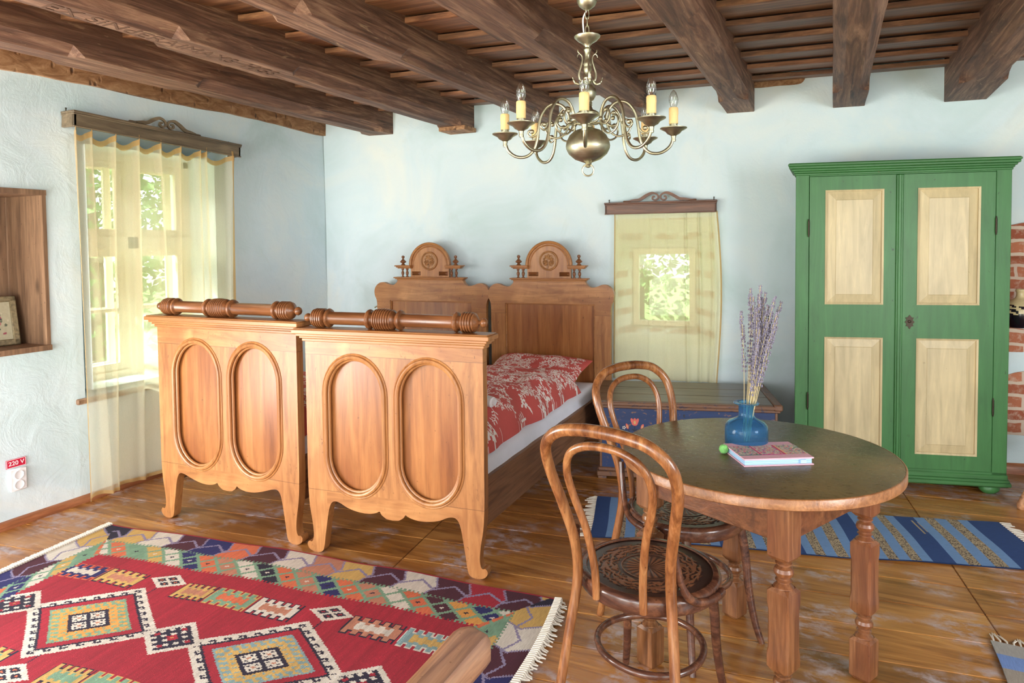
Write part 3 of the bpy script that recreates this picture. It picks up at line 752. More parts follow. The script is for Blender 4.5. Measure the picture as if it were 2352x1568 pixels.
    hb = MB().plate(outer, [[(-ph, .25), (ph, .25), (ph, 1.13), (-ph, 1.13)]], .045).build('headboard', M['bed_f'], root, angle=30)
    hb.location = head_loc; hb.rotation_euler = (0, 0, head_rot)
    MB().box(-ph - .02, ph + .02, .022, .034, .24, 1.14).build('headboard_panel', M['bed_dark'], hb, smooth=False)
    mb = MB()
    for a, b, c, d in ((-ph, ph, 1.12, 1.13), (-ph, -ph + .01, .25, 1.12), (ph - .01, ph, .25, 1.12)): mb.bbox(a, b, .004, .022, c, d, .003)
    for e, a, b in ((.0, 1.306, 1.316), (.012, 1.316, 1.324), (.022, 1.324, 1.334)): mb.bbox(-.302 * f - e, .302 * f + e, -.012 - e, .05, a, b, .003)
    mb.build('headboard_moulding', M['bed_x'], hb)
    # arched crest with medallion
    arch = [(.182, 1.334), (.182, 1.436)] + [(.190 * math.cos(a), 1.436 + .188 * math.sin(a)) for a in [PI * i / 28 for i in range(0, 29)]] + [(-.182, 1.436), (-.182, 1.334)]
    MB().plate(arch, [], .03, y0=.004).build('crest', M['bed'], hb, angle=30)
    mb = MB()
    for r_, w_, q in ((.184, .012, -.008), (.160, .006, -.002)):
        mb.tube([(r_ * math.cos(a), q + .006, 1.436 + r_ * math.sin(a)) for a in [PI * i / 30 for i in range(31)]], w_, 8)
    for sx in (-1, 1):
        for e, a, b in ((0, 1.408, 1.416), (.01, 1.416, 1.426), (.02, 1.426, 1.436)):
            x0, x1 = sorted((sx * (.165), sx * (.296 + e))); mb.bbox(x0, x1, -.03 - e, .04, a, b, .003)
    mb.build('crest_moulding', M['bed_x'], hb)
    for sx in (-1, 1):
        for bx in (.213, .257):
            mb = MB(); mb.lathe([(.012, 1.334), (.012, 1.339), (.006, 1.344), (.008, 1.350), (.013, 1.366), (.012, 1.376), (.006, 1.388), (.006, 1.392), (.011, 1.397), (.012, 1.408)], 14, T(sx * bx, -.006, 0)); mb.build('baluster', M['turned'], hb)
        mb = MB(); mb.lathe([(.018, 1.436), (.020, 1.441), (.012, 1.446), (.010, 1.452), (.026, 1.462), (.027, 1.467), (.018, 1.478), (.009, 1.486), (.006, 1.492), (.012, 1.50), (.014, 1.507), (.011, 1.516), (0, 1.521)], 18, T(sx * .252, -.006, 0)); mb.build('finial', M['turned'], hb)
        mb = MB(); x0, x1 = (sx * .13 - .042, sx * .13 + .042); z0_, z1_ = 1.348, 1.382
        mb.add([(x0, .004, z0_), (x1, .004, z0_), (x1, .004, z1_), (x0, .004, z1_), (x0 + .017, -.016, 1.365), (x1 - .017, -.016, 1.365)], [(0, 1, 5, 4), (1, 2, 5), (2, 3, 4, 5), (3, 0, 4)]); mb.build('diamond_block', M['turned'], hb, smooth=False)
    # medallion with a carved blossom
    mb = MB(); RX = T(0, 0, 1.472) @ Matrix.Rotation(PI / 2, 4, 'X')
    mb.lathe([(0, .0), (.064, .0), (.067, .012), (.072, .016), (.077, .013), (.080, .0), (.080, -.004)], 36, RX, cap=False)
    rd = random.Random(5)
    def petal(cx, cz, L, w, a, h=.008):
        A = T(cx, -.004, 1.472 + cz) @ Matrix.Rotation(-a, 4, 'Y'); vs = [(0, 0, 0), (w * .7, -h, L * .35), (w, -h * .6, L * .6), (w * .35, -h * .5, L * .85), (0, -h * .3, L), (-w * .35, -h * .5, L * .85), (-w, -h * .6, L * .6), (-w * .7, -h, L * .35), (0, -h * 2.0, L * .5)]
        mb.add(vs, [(i, (i + 1) % 8, 8) for i in range(8)], A)
    for cx, cz in ((-.027, -.012), (.027, -.012)):
        for i in range(5): petal(cx, cz, .023, .010, 2 * PI * i / 5 + .2)
        mb.lathe([(.006, 0), (.006, .01), (.003, .014), (0, .014)], 8, T(cx, -.008, 1.472 + cz) @ Matrix.Rotation(PI / 2, 4, 'X'))
    for a in (0, .75, -.75, 1.5, -1.5, 2.3, -2.3): petal(0, .012 if abs(a) < 2 else -.01, .046, .012, a)
    mb.tube([(0, -.008, 1.472 - .01), (.004, -.008, 1.472 - .035), (-.004, -.008, 1.472 - .058)], .003, 6)
    mb.build('carved_medallion', M['carve'], hb)
    # rails
    hx, hy = head_loc[0], head_loc[1]
    for sx in (-1, 1):
        xa, xb = sx * (W - .06), hx + sx * (W - .055)
        mb = MB(); vs = []
        for x, y in ((xa, .05), (xb, hy)):
            for z in (.215, .452): vs += [(x - .014, y + sx * .04 * 0, z), (x + .014, y, z)]
        mb.add(vs, [(0, 1, 3, 2), (4, 6, 7, 5), (0, 4, 5, 1), (2, 3, 7, 6), (0, 2, 6, 4), (1, 5, 7, 3)]); mb.build('side_rail', M['rail'], root, smooth=False)
    return root
BED2 = (-1.985, 2.795, 0); BED1 = (-3.09, 2.765, 0)
make_bed('bed', BED2, .500, R_(5.2), (-.057, 2.255, 0), R_(4.0), 'wooden bed nearest the table with red floral bedding')
make_bed('bed', BED1, .522, R_(1.2), (-.02, 2.215, 0), R_(4.0), 'wooden bed beside the side window curtain', 1.025)

def soft(nx, ny, x0, x1, y0, y1, ztop, zside, bulge, seed, edge=.09, skew=(0, 0)):
    """a soft slab: returns function (u,v)->point; skew moves the whole with y"""
    def fn(u, v):
        x = x0 + (x1 - x0) * u; y = y0 + (y1 - y0) * v
        du = min(u, 1 - u) * (x1 - x0); dv = min(v, 1 - v) * (y1 - y0)
        e = min(1, du / edge) ; e2 = min(1, dv / edge)
        h = math.sqrt(max(0, 1 - (1 - e) ** 2)) * math.sqrt(max(0, 1 - (1 - e2) ** 2))
        nz = mn.noise(Vector((x * 3 + seed, y * 3, seed))) * bulge + mn.noise(Vector((x * 8 + seed, y * 7, seed))) * bulge * .45
        return (x + skew[0] * v + mn.noise(Vector((y * 4, u * 2, seed))) * (.01 if edge < .1 else .045), y + skew[1] * u, zside + (ztop - zside + nz) * h)
    return fn
RED = (lin(204), lin(88), lin(84)); WHT = (lin(246), lin(236), lin(234))
def floral(w, h, res, seed):
    c = Canvas(w, h, res, RED); rd = random.Random(seed)
    k = int(w * h * 260)
    for _ in range(k):      # curling sprigs with leaves
        x, y, a = rd.uniform(0, w), rd.uniform(0, h), rd.uniform(0, 2 * PI); cv = rd.uniform(-1, 1) * 26; P = [(x, y)]
        for i in range(9):
            x += math.cos(a) * .012; y += math.sin(a) * .012; a += cv * .012; P.append((x, y))
            if i % 2:
                for s_ in (-1, 1): c.ell(x + math.cos(a + s_ * 1.1) * .011, y + math.sin(a + s_ * 1.1) * .011, .010, .0036, a + s_ * .9, WHT)
        c.line(P, .0018, WHT)
    for _ in range(int(w * h * 110)):
        x, y, r = rd.uniform(0, w), rd.uniform(0, h), rd.uniform(.014, .022)
        c.ell(x, y, r * 1.5, r * 1.5, 0, RED); n = 5
        for i in range(n):
            a = 2 * PI * i / n + x * 9; c.ell(x + math.cos(a) * r * .75, y + math.sin(a) * r * .75, r * .52, r * .40, a, WHT)
        c.ell(x, y, r * .3, r * .3, 0, RED)
        for i in range(3): a = x * 30 + i * 2.1; c.ell(x + math.cos(a) * r * 1.9, y + math.sin(a) * r * 1.9, r * .8, r * .28, a, WHT)
    return c
def bedding(bx, by, hx, seed, near):
    y0, y1 = by + .075, by + 2.24; sk = hx
    m_ = MB(); m_.bbox(bx - .42, bx + .42, y0, y1, .23, .46, .03)
    n0 = 60
    mt = MB(); f = soft(0, 0, bx - .445, bx + .445, y0, y1, .535, .40, .008, seed, .06, (hx, 0))
    mt.grid(40, 80, f); g = soft(0, 0, bx - .445, bx + .445, y0, y1, .25, .40, .0, seed, .03, (hx, 0)); mt.grid(20, 30, g)
    tag(mt.build('mattress', M['sheet'], angle=80), 'white sheeted mattress on the bed nearest the table' if near else 'white sheeted mattress on the bed beside the side window', 'mattress')
    w, h = .84, 1.74; c = floral(w, h, .0036, seed)
    du = MB(); xa, xb = bx - .42, bx + .395
    base = soft(0, 0, xa, xb, y0 + .03, y0 + .03 + 1.74, .73, .530, .045, seed + 3, .19, (hx * .8, 0))
    du.grid(c.nx, c.ny, base, c.a)
    tag(du.build('duvet', M['duvet'], angle=80), 'red duvet with white floral print on the bed nearest the table' if near else 'red floral duvet on the bed beside the side window', 'duvet')
    c = floral(.80, .52, .0036, seed + 9); pi = MB()
    def pf(sgn):
        def fn(u, v):
            a = (2 * u - 1); b = (2 * v - 1)
            e = (max(0, 1 - abs(a) ** 3.0) * max(0, 1 - abs(b) ** 2.6)) ** .6
            x = bx + hx * .9 + .005 + a * .385 * (1 - .05 * (1 - abs(b))); y = by + 1.93 + b * .235 * (1 - .05 * (1 - abs(a)))
            z = .655 + sgn * e * (.075 if sgn > 0 else .05) + mn.noise(Vector((x * 6, y * 6, seed))) * .02 * e + b * .055
            return (x, y, z)
        return fn
    pi.grid(c.nx, c.ny, pf(1), c.a); pi.grid(30, 20, pf(-1), np.tile(np.array(RED), (600, 1)))
    tag(pi.build('pillow', M['duvet'], angle=80), 'red floral pillow against the headboard of the bed nearest the table' if near else 'red floral pillow against the headboard beside the side window', 'pillow')
bedding(BED2[0], BED2[1], -.057, 4, True); bedding(BED1[0], BED1[1], -.02, 12, False)
mb = MB(); P = [(0, 0)]
tw = cr([(-.16, 0, 0), (0, .005, .006), (.14, 0, 0), (.19, -.004, -.006)], 8)
mb.tube(tw, [.014, .027] + [.030] * (len(tw) - 4) + [.026, .014], 16); mb.tube([(.175, 0, 0), (.20, 0, -.004)], [.026, .018], 12)
tw = mb.build('rolled_towel', M['towel']); tw.location = (-1.86, 3.33, .745); tw.rotation_euler = (0, 0, R_(-4)); tag(tw, 'white rolled towel lying on the red floral duvet', 'towel')

# ------------------------------------------------------------------ bentwood chairs
def make_chair(label):
    root = empty('bentwood_chair', (0, 0, 0), 0, label, 'chair', 'bentwood chairs at the round table')
    half = [(-.205, -.295, 0), (-.198, -.262, .14), (-.178, -.222, .34), (-.160, -.200, .50), (-.163, -.213, .62), (-.188, -.245, .74), (-.212, -.281, .85), (-.205, -.314, .93), (-.150, -.336, .982), (-.075, -.344, 1.0), (0, -.346, 1.004)]
    P = half + [(-x, y, z) for x, y, z in reversed(half[:-1])]; C = cr(P, 7); n = len(C)
    mb = MB(); mb.tube(C, [.0155 + .0035 * (1 - abs(2 * i / (n - 1) - 1)) for i in range(n)], 14); mb.build('back_bow', M['bent'], root, angle=60)
    half = [(-.080, -.222, .462), (-.082, -.230, .56), (-.100, -.251, .68), (-.132, -.277, .79), (-.140, -.297, .86), (-.118, -.317, .918), (-.065, -.329, .950), (0, -.331, .958)]
    P = half + [(-x, y, z) for x, y, z in reversed(half[:-1])]; C = cr(P, 7)
    mb = MB(); mb.tube(C, .0125, 12); mb.build('inner_bow', M['bent'], root, angle=60)
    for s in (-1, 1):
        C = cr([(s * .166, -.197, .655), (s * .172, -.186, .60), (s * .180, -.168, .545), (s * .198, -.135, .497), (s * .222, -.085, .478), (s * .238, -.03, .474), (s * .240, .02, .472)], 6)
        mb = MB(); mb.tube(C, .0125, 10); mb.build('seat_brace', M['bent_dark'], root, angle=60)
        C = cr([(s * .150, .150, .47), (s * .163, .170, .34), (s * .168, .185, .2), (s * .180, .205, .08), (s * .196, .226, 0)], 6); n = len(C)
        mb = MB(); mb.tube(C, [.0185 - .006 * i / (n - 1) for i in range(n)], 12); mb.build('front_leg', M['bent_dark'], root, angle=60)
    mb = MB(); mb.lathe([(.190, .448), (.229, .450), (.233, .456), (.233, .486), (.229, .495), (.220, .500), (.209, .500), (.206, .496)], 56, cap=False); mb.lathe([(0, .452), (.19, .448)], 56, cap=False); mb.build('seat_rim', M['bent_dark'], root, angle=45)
    # embossed seat disc
    nr, na = 72, 240; cols = np.zeros((nr, na, 3)); hs = {}
    lo = np.array([lin(58), lin(42), lin(38)]); hi = np.array([lin(128), lin(84), lin(58)])
    def hgt(r, a):
        q = r / .206
        if q < .42: v = .5 + .5 * math.cos(a * 22) ; v *= min(1, q / .15) * (1 if q < .36 else .3)
        elif q < .46: v = 1.0 if .43 < q < .45 else 0
        elif q < .88:
            k = a * 8 / (2 * PI); v = .5 + .5 * math.sin(k * 2 * PI + 4 * math.sin(q * 20)); v = max(v, .5 + .5 * math.sin(q * 70 + 3 * math.sin(a * 16))) ; v *= math.sin((q - .46) / .42 * PI) ** .4
            v = 1 if v > .62 else 0
        else: v = 0
        return v
    mb = MB(); vs = [(0, 0, .494)]; fs = []; tints = []
    for i in range(1, nr + 1):
        for k in range(na):
            r = .206 * i / nr; a = 2 * PI * k / na; vs.append((r * math.cos(a), r * math.sin(a), .494 + .0022 * hgt(r, a)))
    for k in range(na): fs.append((0, 1 + k, 1 + (k + 1) % na)); tints.append(hgt(.002, 2 * PI * k / na))
    for i in range(nr - 1):
        for k in range(na):
            a0 = 1 + i * na; k2 = (k + 1) % na; fs.append((a0 + k, a0 + na + k, a0 + na + k2, a0 + k2)); tints.append(hgt(.206 * (i + 1.5) / nr, 2 * PI * (k + .5) / na))
    mb.add(vs, fs); mb.has = True; mb.tint = [tuple(lo + (hi - lo) * t) + (1,) for t in tints]
    mb.build('embossed_seat', M['seat'], root, angle=80)
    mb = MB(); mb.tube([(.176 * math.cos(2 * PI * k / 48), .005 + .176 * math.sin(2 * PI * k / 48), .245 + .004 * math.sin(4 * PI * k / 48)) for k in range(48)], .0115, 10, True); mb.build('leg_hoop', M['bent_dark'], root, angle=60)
    for s in (-1, 1):
        for z in (.60, .545): mb = MB(); mb.lathe([(.005, 0), (.005, .003), (.003, .005), (0, .005)], 10, T(s * .177, -.178 + (.6 - z) * .12 - .012, z) @ Matrix.Rotation(PI / 2, 4, 'X')); mb.build('screw', M['iron'], root)
    return root
c1 = make_chair('bentwood chair nearest the viewer, its dark embossed seat fully in sight')
c2 = copy_tree(c1); c2['label'] = 'bentwood chair between the bed and the round table, seat half under the table'
c1.location = (-.546, 2.224, 0); c1.rotation_euler = (0, 0, -.175); c1.scale = c2.scale = (1, 1, 1.05)
c2.location = (-.537, 2.79, 0); c2.rotation_euler = (0, 0, -2.14)

# ------------------------------------------------------------------ round table
TC = (-.248, 2.64); ZT = .83
tb = empty('round_table', (TC[0], TC[1], 0), 0, 'round wooden table with dark leathery top and turned legs', 'table')
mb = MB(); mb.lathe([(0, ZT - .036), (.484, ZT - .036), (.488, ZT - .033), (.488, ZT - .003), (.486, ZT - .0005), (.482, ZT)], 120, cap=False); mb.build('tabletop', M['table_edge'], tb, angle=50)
mb = MB(); mb.lathe([(0, ZT + .0008), (.479, ZT + .0008), (.482, ZT - .001)], 120, cap=False); l_ = mb.build('top_inlay', M['tabletop'], tb); l_['label'] = 'dark olive leathery table surface'
ta = R_(18 + 45)
for k in range(4):
    a = R_(18) + k * PI / 2; cx, cy = .385 * math.cos(a), .385 * math.sin(a); A = T(cx, cy, 0) @ RZ(ta)
    mb = MB(); h = .037
    def sqblock(z0, z1, waist=0.0):
        """square block with chamfered ends and optional stopped corner chamfer in the middle"""
        L = [(z0, h * .8, .3), (z0 + .012, h, .06), (z0 + .03, h, .06)] if not waist else [(z0, h * .8, .3), (z0 + .014, h, .06), (z0 + .05, h, .06), (z0 + .075, h * waist, .22), (z1 - .075, h * waist, .22), (z1 - .05, h, .06)]
        L += [(z1 - .012, h, .06), (z1, h * .8, .3)]
        vs = []
        for z, r, c in L:
            c = r * c; vs += [(r - c, -r, z), (r, -r + c, z), (r, r - c, z), (r - c, r, z), (-r + c, r, z), (-r, r - c, z), (-r, -r + c, z), (-r + c, -r, z)]
        n = len(L); fs = [tuple(reversed(range(8))), tuple(range((n - 1) * 8, n * 8))] + [(i * 8 + q, i * 8 + (q + 1) % 8, (i + 1) * 8 + (q + 1) % 8, (i + 1) * 8 + q) for i in range(n - 1) for q in range(8)]
        mb.add(vs, fs, A)
    sqblock(0, .155); sqblock(.245, .515, .985); sqblock(.605, ZT - .03)
    for z0, z1 in ((.155, .245), (.515, .605)):
        d = z1 - z0; mb.lathe([(.033, z0 - .012), (.031, z0 + .03 * d), (.019, z0 + .16 * d), (.019, z0 + .2 * d), (.026, z0 + .25 * d), (.020, z0 + .30 * d), (.020, z0 + .34 * d), (.029, z0 + .46 * d), (.031, z0 + .56 * d), (.027, z0 + .68 * d), (.018, z0 + .76 * d), (.018, z0 + .79 * d), (.026, z0 + .83 * d), (.026, z0 + .87 * d), (.019, z0 + .92 * d), (.030, z1 + .004)], 24, A)
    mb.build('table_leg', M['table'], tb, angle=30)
s_ = .385 / math.sqrt(2)
for k in range(4):
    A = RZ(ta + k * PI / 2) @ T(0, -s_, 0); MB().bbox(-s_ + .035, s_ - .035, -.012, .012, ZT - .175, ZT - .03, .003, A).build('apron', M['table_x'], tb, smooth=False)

# bottle with dried lavender
BX, BY = -.285, 2.672
mb = MB(); o_ = [(.0, .0), (.066, .0), (.074, .004), (.078, .014), (.078, .072), (.075, .085), (.064, .098), (.042, .108), (.032, .114), (.0285, .122), (.0285, .158), (.034, .163), (.046, .166), (.046, .170), (.034, .171), (.0255, .166)]
i_ = [(.0255, .122), (.028, .114), (.040, .105), (.061, .094), (.072, .082), (.074, .070), (.074, .014), (.068, .008), (0, .008)]
mb.lathe(o_ + i_, 56, cap=False); bo = mb.build('glass_bottle', M['blueglass'], angle=60); bo.location = (BX, BY, ZT + .002)
tag(bo, 'squat blue glass bottle holding dried lavender on the round table', 'bottle')
rd = random.Random(21); protos = []
def stem_mesh(L, bend, hl, seed):
    r2 = random.Random(seed); P = [(bend * (t ** 2), 0, L * t) for t in [i / 8 for i in range(9)]]
    a = MB(); a.tube(P, .0011, 5); b = MB(); z = L - hl
    while z < L + .004:
        t = z / L; x = bend * t * t; k = 5 if z < L - .02 else 3; rr_ = .0062 if z < L - .015 else .0035
        for i in range(k):
            an = r2.uniform(0, 2 * PI); q = Vector((x + rr_ * math.cos(an), rr_ * math.sin(an), z)); s = r2.uniform(.003, .0048)
            b.add([(-s, 0, 0), (0, -s, 0), (s, 0, 0), (0, s, 0), (0, 0, s * 1.8), (0, 0, -s)], [(0, 1, 4), (1, 2, 4), (2, 3, 4), (3, 0, 4), (1, 0, 5), (2, 1, 5), (3, 2, 5), (0, 3, 5)], Matrix.Translation(q))
        z += r2.uniform(.006, .011) if z > L - hl * .55 else r2.uniform(.009, .017)
    return a, b
for v in range(7):
    L = (.46, .49, .52, .43, .55, .40, .50)[v]; a, b = stem_mesh(L, rd.uniform(-.05, .07), (.22, .26, .24, .25, .28, .2, .26)[v], v)
    o = a.build('lavender_stem', M['stem']); b.build('flower_spike', M['bloom'], o, smooth=False); protos.append(o)
spots = []
for k in range(26):
    o = protos[k] if k < 7 else copy_tree(protos[k % 7])
    an = rd.uniform(0, 2 * PI); rad = .016 * math.sqrt(rd.random()); tilt = rd.uniform(.0, .10); ta_ = rd.gauss(R_(25), .6)
    if k in (3, 9, 14): tilt = .17; ta_ = R_(10 + 2 * k)
    o.location = (BX + rad * math.cos(an), BY + rad * math.sin(an), ZT + .035 + rd.uniform(-.02, .035)); 
    o.rotation_euler = (Matrix.Rotation(ta_, 4, 'Z') @ Matrix.Rotation(tilt + .045, 4, 'Y') @ Matrix.Rotation(rd.uniform(-.6, .6), 4, 'Z')).to_euler()
    tag(o, 'dried lavender stem standing in the blue glass bottle', 'flower', 'dried lavender in the blue bottle')

# fabric covered notebook with pompom
nb = empty('notebook', (-.203, 2.572, ZT + .001), R_(29), 'pink cloth notebook with embroidered band and green pompom on the table', 'notebook')
hw, hh = .124, .095
MB().bbox(-hw, hw, -hh, hh, 0, .004, .0015).build('back_cover', M['pink'], nb); MB().bbox(-hw, hw, -hh, hh, .022, .027, .0015).build('front_cover', M['pink'], nb)
mb = MB()
for i in range(5): mb.bbox(-hw + .004, hw - .006, -hh + .004 + .001 * (i % 2), hh - .004, .0045 + i * .0035, .0075 + i * .0035, .0008)
mb.build('page_block', M['page'], nb)
c = Canvas(2 * hw, .11, .0022, (lin(200), lin(190), lin(170))); rd = random.Random(8)
pal = [(226, 90, 110), (90, 150, 150), (236, 150, 120), (120, 100, 170), (240, 220, 200), (80, 130, 100), (214, 70, 140)]
for i in range(560):
    x = rd.uniform(0, 2 * hw); y = rd.uniform(.004, .116); p = pal[rd.randrange(7)] if (x < .08 or x > .165) else pal[rd.choice((0, 3, 4, 6, 6, 2))]
    c.ell(x, y, rd.uniform(.002, .006), rd.uniform(.0015, .003), rd.uniform(0, 3), tuple(lin(q) for q in p))
for x, w_, p in ((.080, .003, (210, 50, 110)), (.084, .0015, (240, 220, 190)), (.165, .004, (206, 50, 100)), (.172, .002, (240, 200, 130))): c.line([(x, 0), (x, .12)], w_, tuple(lin(q) for q in p))
c.line([(0, .003), (.08, .003)], .003, (lin(20), lin(130), lin(110))); c.line([(.084, .003), (.165, .003)], .003, (lin(220), lin(40), lin(150)))
mb = MB(); mb.grid(c.nx, c.ny, lambda u, v: (-hw + 2 * hw * u, -.055 + .11 * v, .0275), c.a); mb.build('embroidered_band', M['decor'], nb, smooth=False)
MB().box(.075, .095, -hh - .003, -hh + .006, .008, .02).build('ribbon_tab', M['page'], nb, smooth=False)
mb = MB(); mb.lathe([(.017 * math.sin(PI * i / 14), .017 - .017 * math.cos(PI * i / 14)) for i in range(15)], 24, T(-hw - .012, hh - .035, 0), cap=False); mb.build('pompom', M['pom'], nb)
mb = MB(); mb.tube([(-hw - .004, hh - .035, .014), (-hw + .004, hh - .04, .016)], .002, 6); mb.build('pompom_cord', M['pink'], nb)

# ------------------------------------------------------------------ painted wardrobe
wa = R_(13.0); W0 = 1.245
wr = empty('wardrobe', (1.0 - W0 * math.cos(wa), 5.11 - W0 * math.sin(wa), 0), wa, 'tall green painted wardrobe with four cream door panels', 'wardrobe')
D = .45
w_start = len(COL.objects)
mb = MB()
mb.bbox(.0, .03, .02, D, .12, 2.03, .003); mb.bbox(W0 - .03, W0 - .0, .02, D, .12, 2.03, .003); mb.bbox(.02, W0 - .02, D - .02, D, .12, 2.03, .003); mb.bbox(.02, W0 - .02, .04, D, .12, .15, .003); mb.bbox(.02, W0 - .02, .03, D, 2.0, 2.03)
mb.bbox(.0, .083, .0, .03, .12, 2.05, .003); mb.bbox(W0 - .085, W0, .0, .03, .12, 2.05, .003); mb.build('carcass', M['green'], wr, smooth=False)
mb = MB(); mb.bbox(.083, W0 - .085, .0, .03, 2.022, 2.06, .003)
for e, a, b in ((.006, 2.03, 2.045), (.014, 2.045, 2.058), (.026, 2.058, 2.072), (.040, 2.072, 2.088), (.046, 2.088, 2.104), (.040, 2.104, 2.108)): mb.bbox(-e, W0 + e, -e, D, a, b, .004)
mb.build('cornice_moulding', M['green_x'], wr)
mb = MB(); mb.bbox(.0, W0, .0, .03, .12, .148, .003)
for e, a, b in ((.006, .10, .132), (.016, .084, .102), (.024, .062, .086), (.012, .055, .064)): mb.bbox(-e, W0 + e, -e, D, a, b, .004)
mb.build('plinth_moulding', M['green_x'], wr)
for x in (.085, W0 - .085):
    for y in (.055, D - .07):
        mb = MB(); mb.lathe([(.022, .0), (.040, .004), (.058, .020), (.062, .034), (.056, .050), (.036, .060), (.03, .066)], 24, T(x, y, 0)); mb.build('bun_foot', M['green'], wr)
def door(x0, x1, px0, px1, side):
    z0, z1 = .150, 2.020; y0 = -.006
    hol = [[(px0, .243), (px1, .243), (px1, .983), (px0, .983)], [(px0, 1.195), (px1, 1.195), (px1, 1.932), (px0, 1.932)]]
    d = MB().plate([(x0, z0), (x1, z0), (x1, z1), (x0, z1)], hol, .026, y0=y0).build('door', M['green'], wr, smooth=False)
    for (a, b) in ((.243, .983), (1.195, 1.932)):
        mb = MB(); t = .062; q = [(px0, a), (px1, a), (px1, b), (px0, b)]; r = [(px0 + .012, a + .012), (px1 - .012, a + .012), (px1 - .012, b - .012), (px0 + .012, b - .012)]; u = [(px0 + t, a + t), (px1 - t, a + t), (px1 - t, b - t), (px0 + t, b - t)]
        w_ = [(px0 + t + .004, a + t + .004), (px1 - t - .004, a + t + .004), (px1 - t - .004, b - t - .004), (px0 + t + .004, b - t - .004)]
        vs = [(x, y0 - .003, z) for x, z in q] + [(x, y0 + .004, z) for x, z in r] + [(x, y0 + .014, z) for x, z in r] + [(x, y0 + .003, z) for x, z in u] + [(x, y0 + .0, z) for x, z in w_]
        fs = [(i + 4 * L, (i + 1) % 4 + 4 * L, (i + 1) % 4 + 4 * L + 4, i + 4 * L + 4) for L in range(4) for i in range(4)] + [(16, 17, 18, 19)]
        mb.add(vs, fs); mb.build('door_panel', M['cream'], d, smooth=False)
    for z in (.56, 1.69):
        mb = MB(); x = x0 - .004 if side < 0 else x1 + .004
        mb.tube([(x, -.012, z - .045), (x, -.012, z + .045)], .006, 10); mb.tube([(x, -.012, z - .058), (x, -.012, z - .045)], [.003, .005], 8); mb.tube([(x, -.012, z + .045), (x, -.012, z + .058)], [.005, .003], 8); mb.build('hinge', M['iron'], d)
    return d
door(.085, .598, .180, .528, -1)
d2 = door(.640, W0 - .088, .722, 1.076, 1)
mb = MB(); mb.bbox(.598, .640, -.016, .018, .150, 2.020, .004); mb.bbox(.609, .629, -.022, -.012, .150, 2.020, .004); mb.build('meeting_strip', M['green'], wr)
mb = MB(); e = cr([(0, .045, 0), (.012, .03, 0), (.024, .028, 0), (.018, .012, 0), (.028, 0, 0), (.018, -.012, 0), (.022, -.026, 0), (.010, -.028, 0), (0, -.045, 0), (-.010, -.028, 0), (-.022, -.026, 0), (-.018, -.012, 0), (-.028, 0, 0), (-.018, .012, 0), (-.024, .028, 0), (-.012, .03, 0)], 3, True)
mb.plate([(x, z) for x, z, _ in e], [], .004, T(.683, -.010, 1.086)); mb.lathe([(.008, 0), (.009, .006), (.005, .008), (0, .008)], 14, T(.683, -.010, 1.09) @ Matrix.Rotation(PI / 2, 4, 'X')); mb.build('lock_plate', M['iron'], d2)

for o in list(COL.objects)[w_start:]:       # its depth runs square to the room, its front a little turned
    if o.type == 'MESH': o.data.transform(Matrix(((1, .23, 0, 0), (0, 1, 0, 0), (0, 0, 1, 0), (0, 0, 0, 1))))

# ------------------------------------------------------------------ blue painted chest
ca_ = R_(14.5)
ch = empty('painted_chest', (-1.44, 4.43, 0), ca_, 'long blue painted chest with worn wooden lid and red tulip decoration', 'chest')
L_, D_ = 1.165, .66
mb = MB(); mb.bbox(.015, L_, .0, D_, .075, .49, .005); mb.build('chest_body', M['blue'], ch)
mb = MB(); mb.bbox(-.005, L_ + .02, -.02, D_, .02, .055, .005); mb.bbox(.003, L_ + .012, -.012, D_, .055, .08, .006); mb.bbox(.0, .06, -.01, D_, .0, .022); mb.bbox(L_ - .05, L_ + .01, -.01, D_, .0, .022)
mb.bbox(.013, .03, -.004, .02, .08, .49, .003); mb.bbox(L_ - .014, L_ + .003, -.004, .02, .08, .49, .003); mb.build('chest_plinth', M['chest_edge'], ch)
mb = MB()
for k in range(3): mb.bbox(.0, L_ - .03, -.03 + k * (D_ + .03) / 3, -.03 + (k + 1) * (D_ + .03) / 3 - .003, .522, .545, .004)
mb.build('chest_lid', M['chest_lid'], ch)
mb = MB(); mb.bbox(-.02, L_ + .02, -.035, -.02, .512, .536, .004); mb.bbox(-.01, L_ + .015, -.028, -.01, .492, .513, .004); mb.bbox(L_ - .028, L_ + .03, -.036, D_, .505, .547, .008); mb.bbox(-.03, .012, -.036, D_, .505, .5455, .008)
mb.build('lid_moulding', M['chest_edge'], ch)
c = Canvas(.30, .26, .0018, (0, 0, 0)); bg = (0, 0, 0); c.a[:] = bg
PK = (lin(220), lin(104), lin(92)); DK = (lin(24), lin(34), lin(56)); WH = (lin(232), lin(226), lin(214)); YL = (lin(206), lin(176), lin(112))
X0, Y0 = .15, .03
for dx, top in ((0, .17), (-.05, .135), (.05, .135), (-.085, .10), (.085, .10), (-.1, .05), (.1, .05), (-.03, .07), (.03, .07)):
    P = [(X0 + dx * t ** 1.4, Y0 + top * t) for t in [i / 10 for i in range(11)]]; c.line(P, .0028, DK)
    for t in (.45, .7): c.ell(X0 + dx * t ** 1.4 + .008, Y0 + top * t, .012, .0045, .7, DK); c.ell(X0 + dx * t ** 1.4 - .008, Y0 + top * t, .012, .0045, 2.4, DK)
for dx, y, a in ((-.05, .145, 1.9), (.05, .145, 1.2), (-.098, .065, 2.5), (.098, .065, .6)): c.ell(X0 + dx, Y0 + y, .019, .009, a, PK); c.ell(X0 + dx, Y0 + y - .002, .010, .004, a, YL)
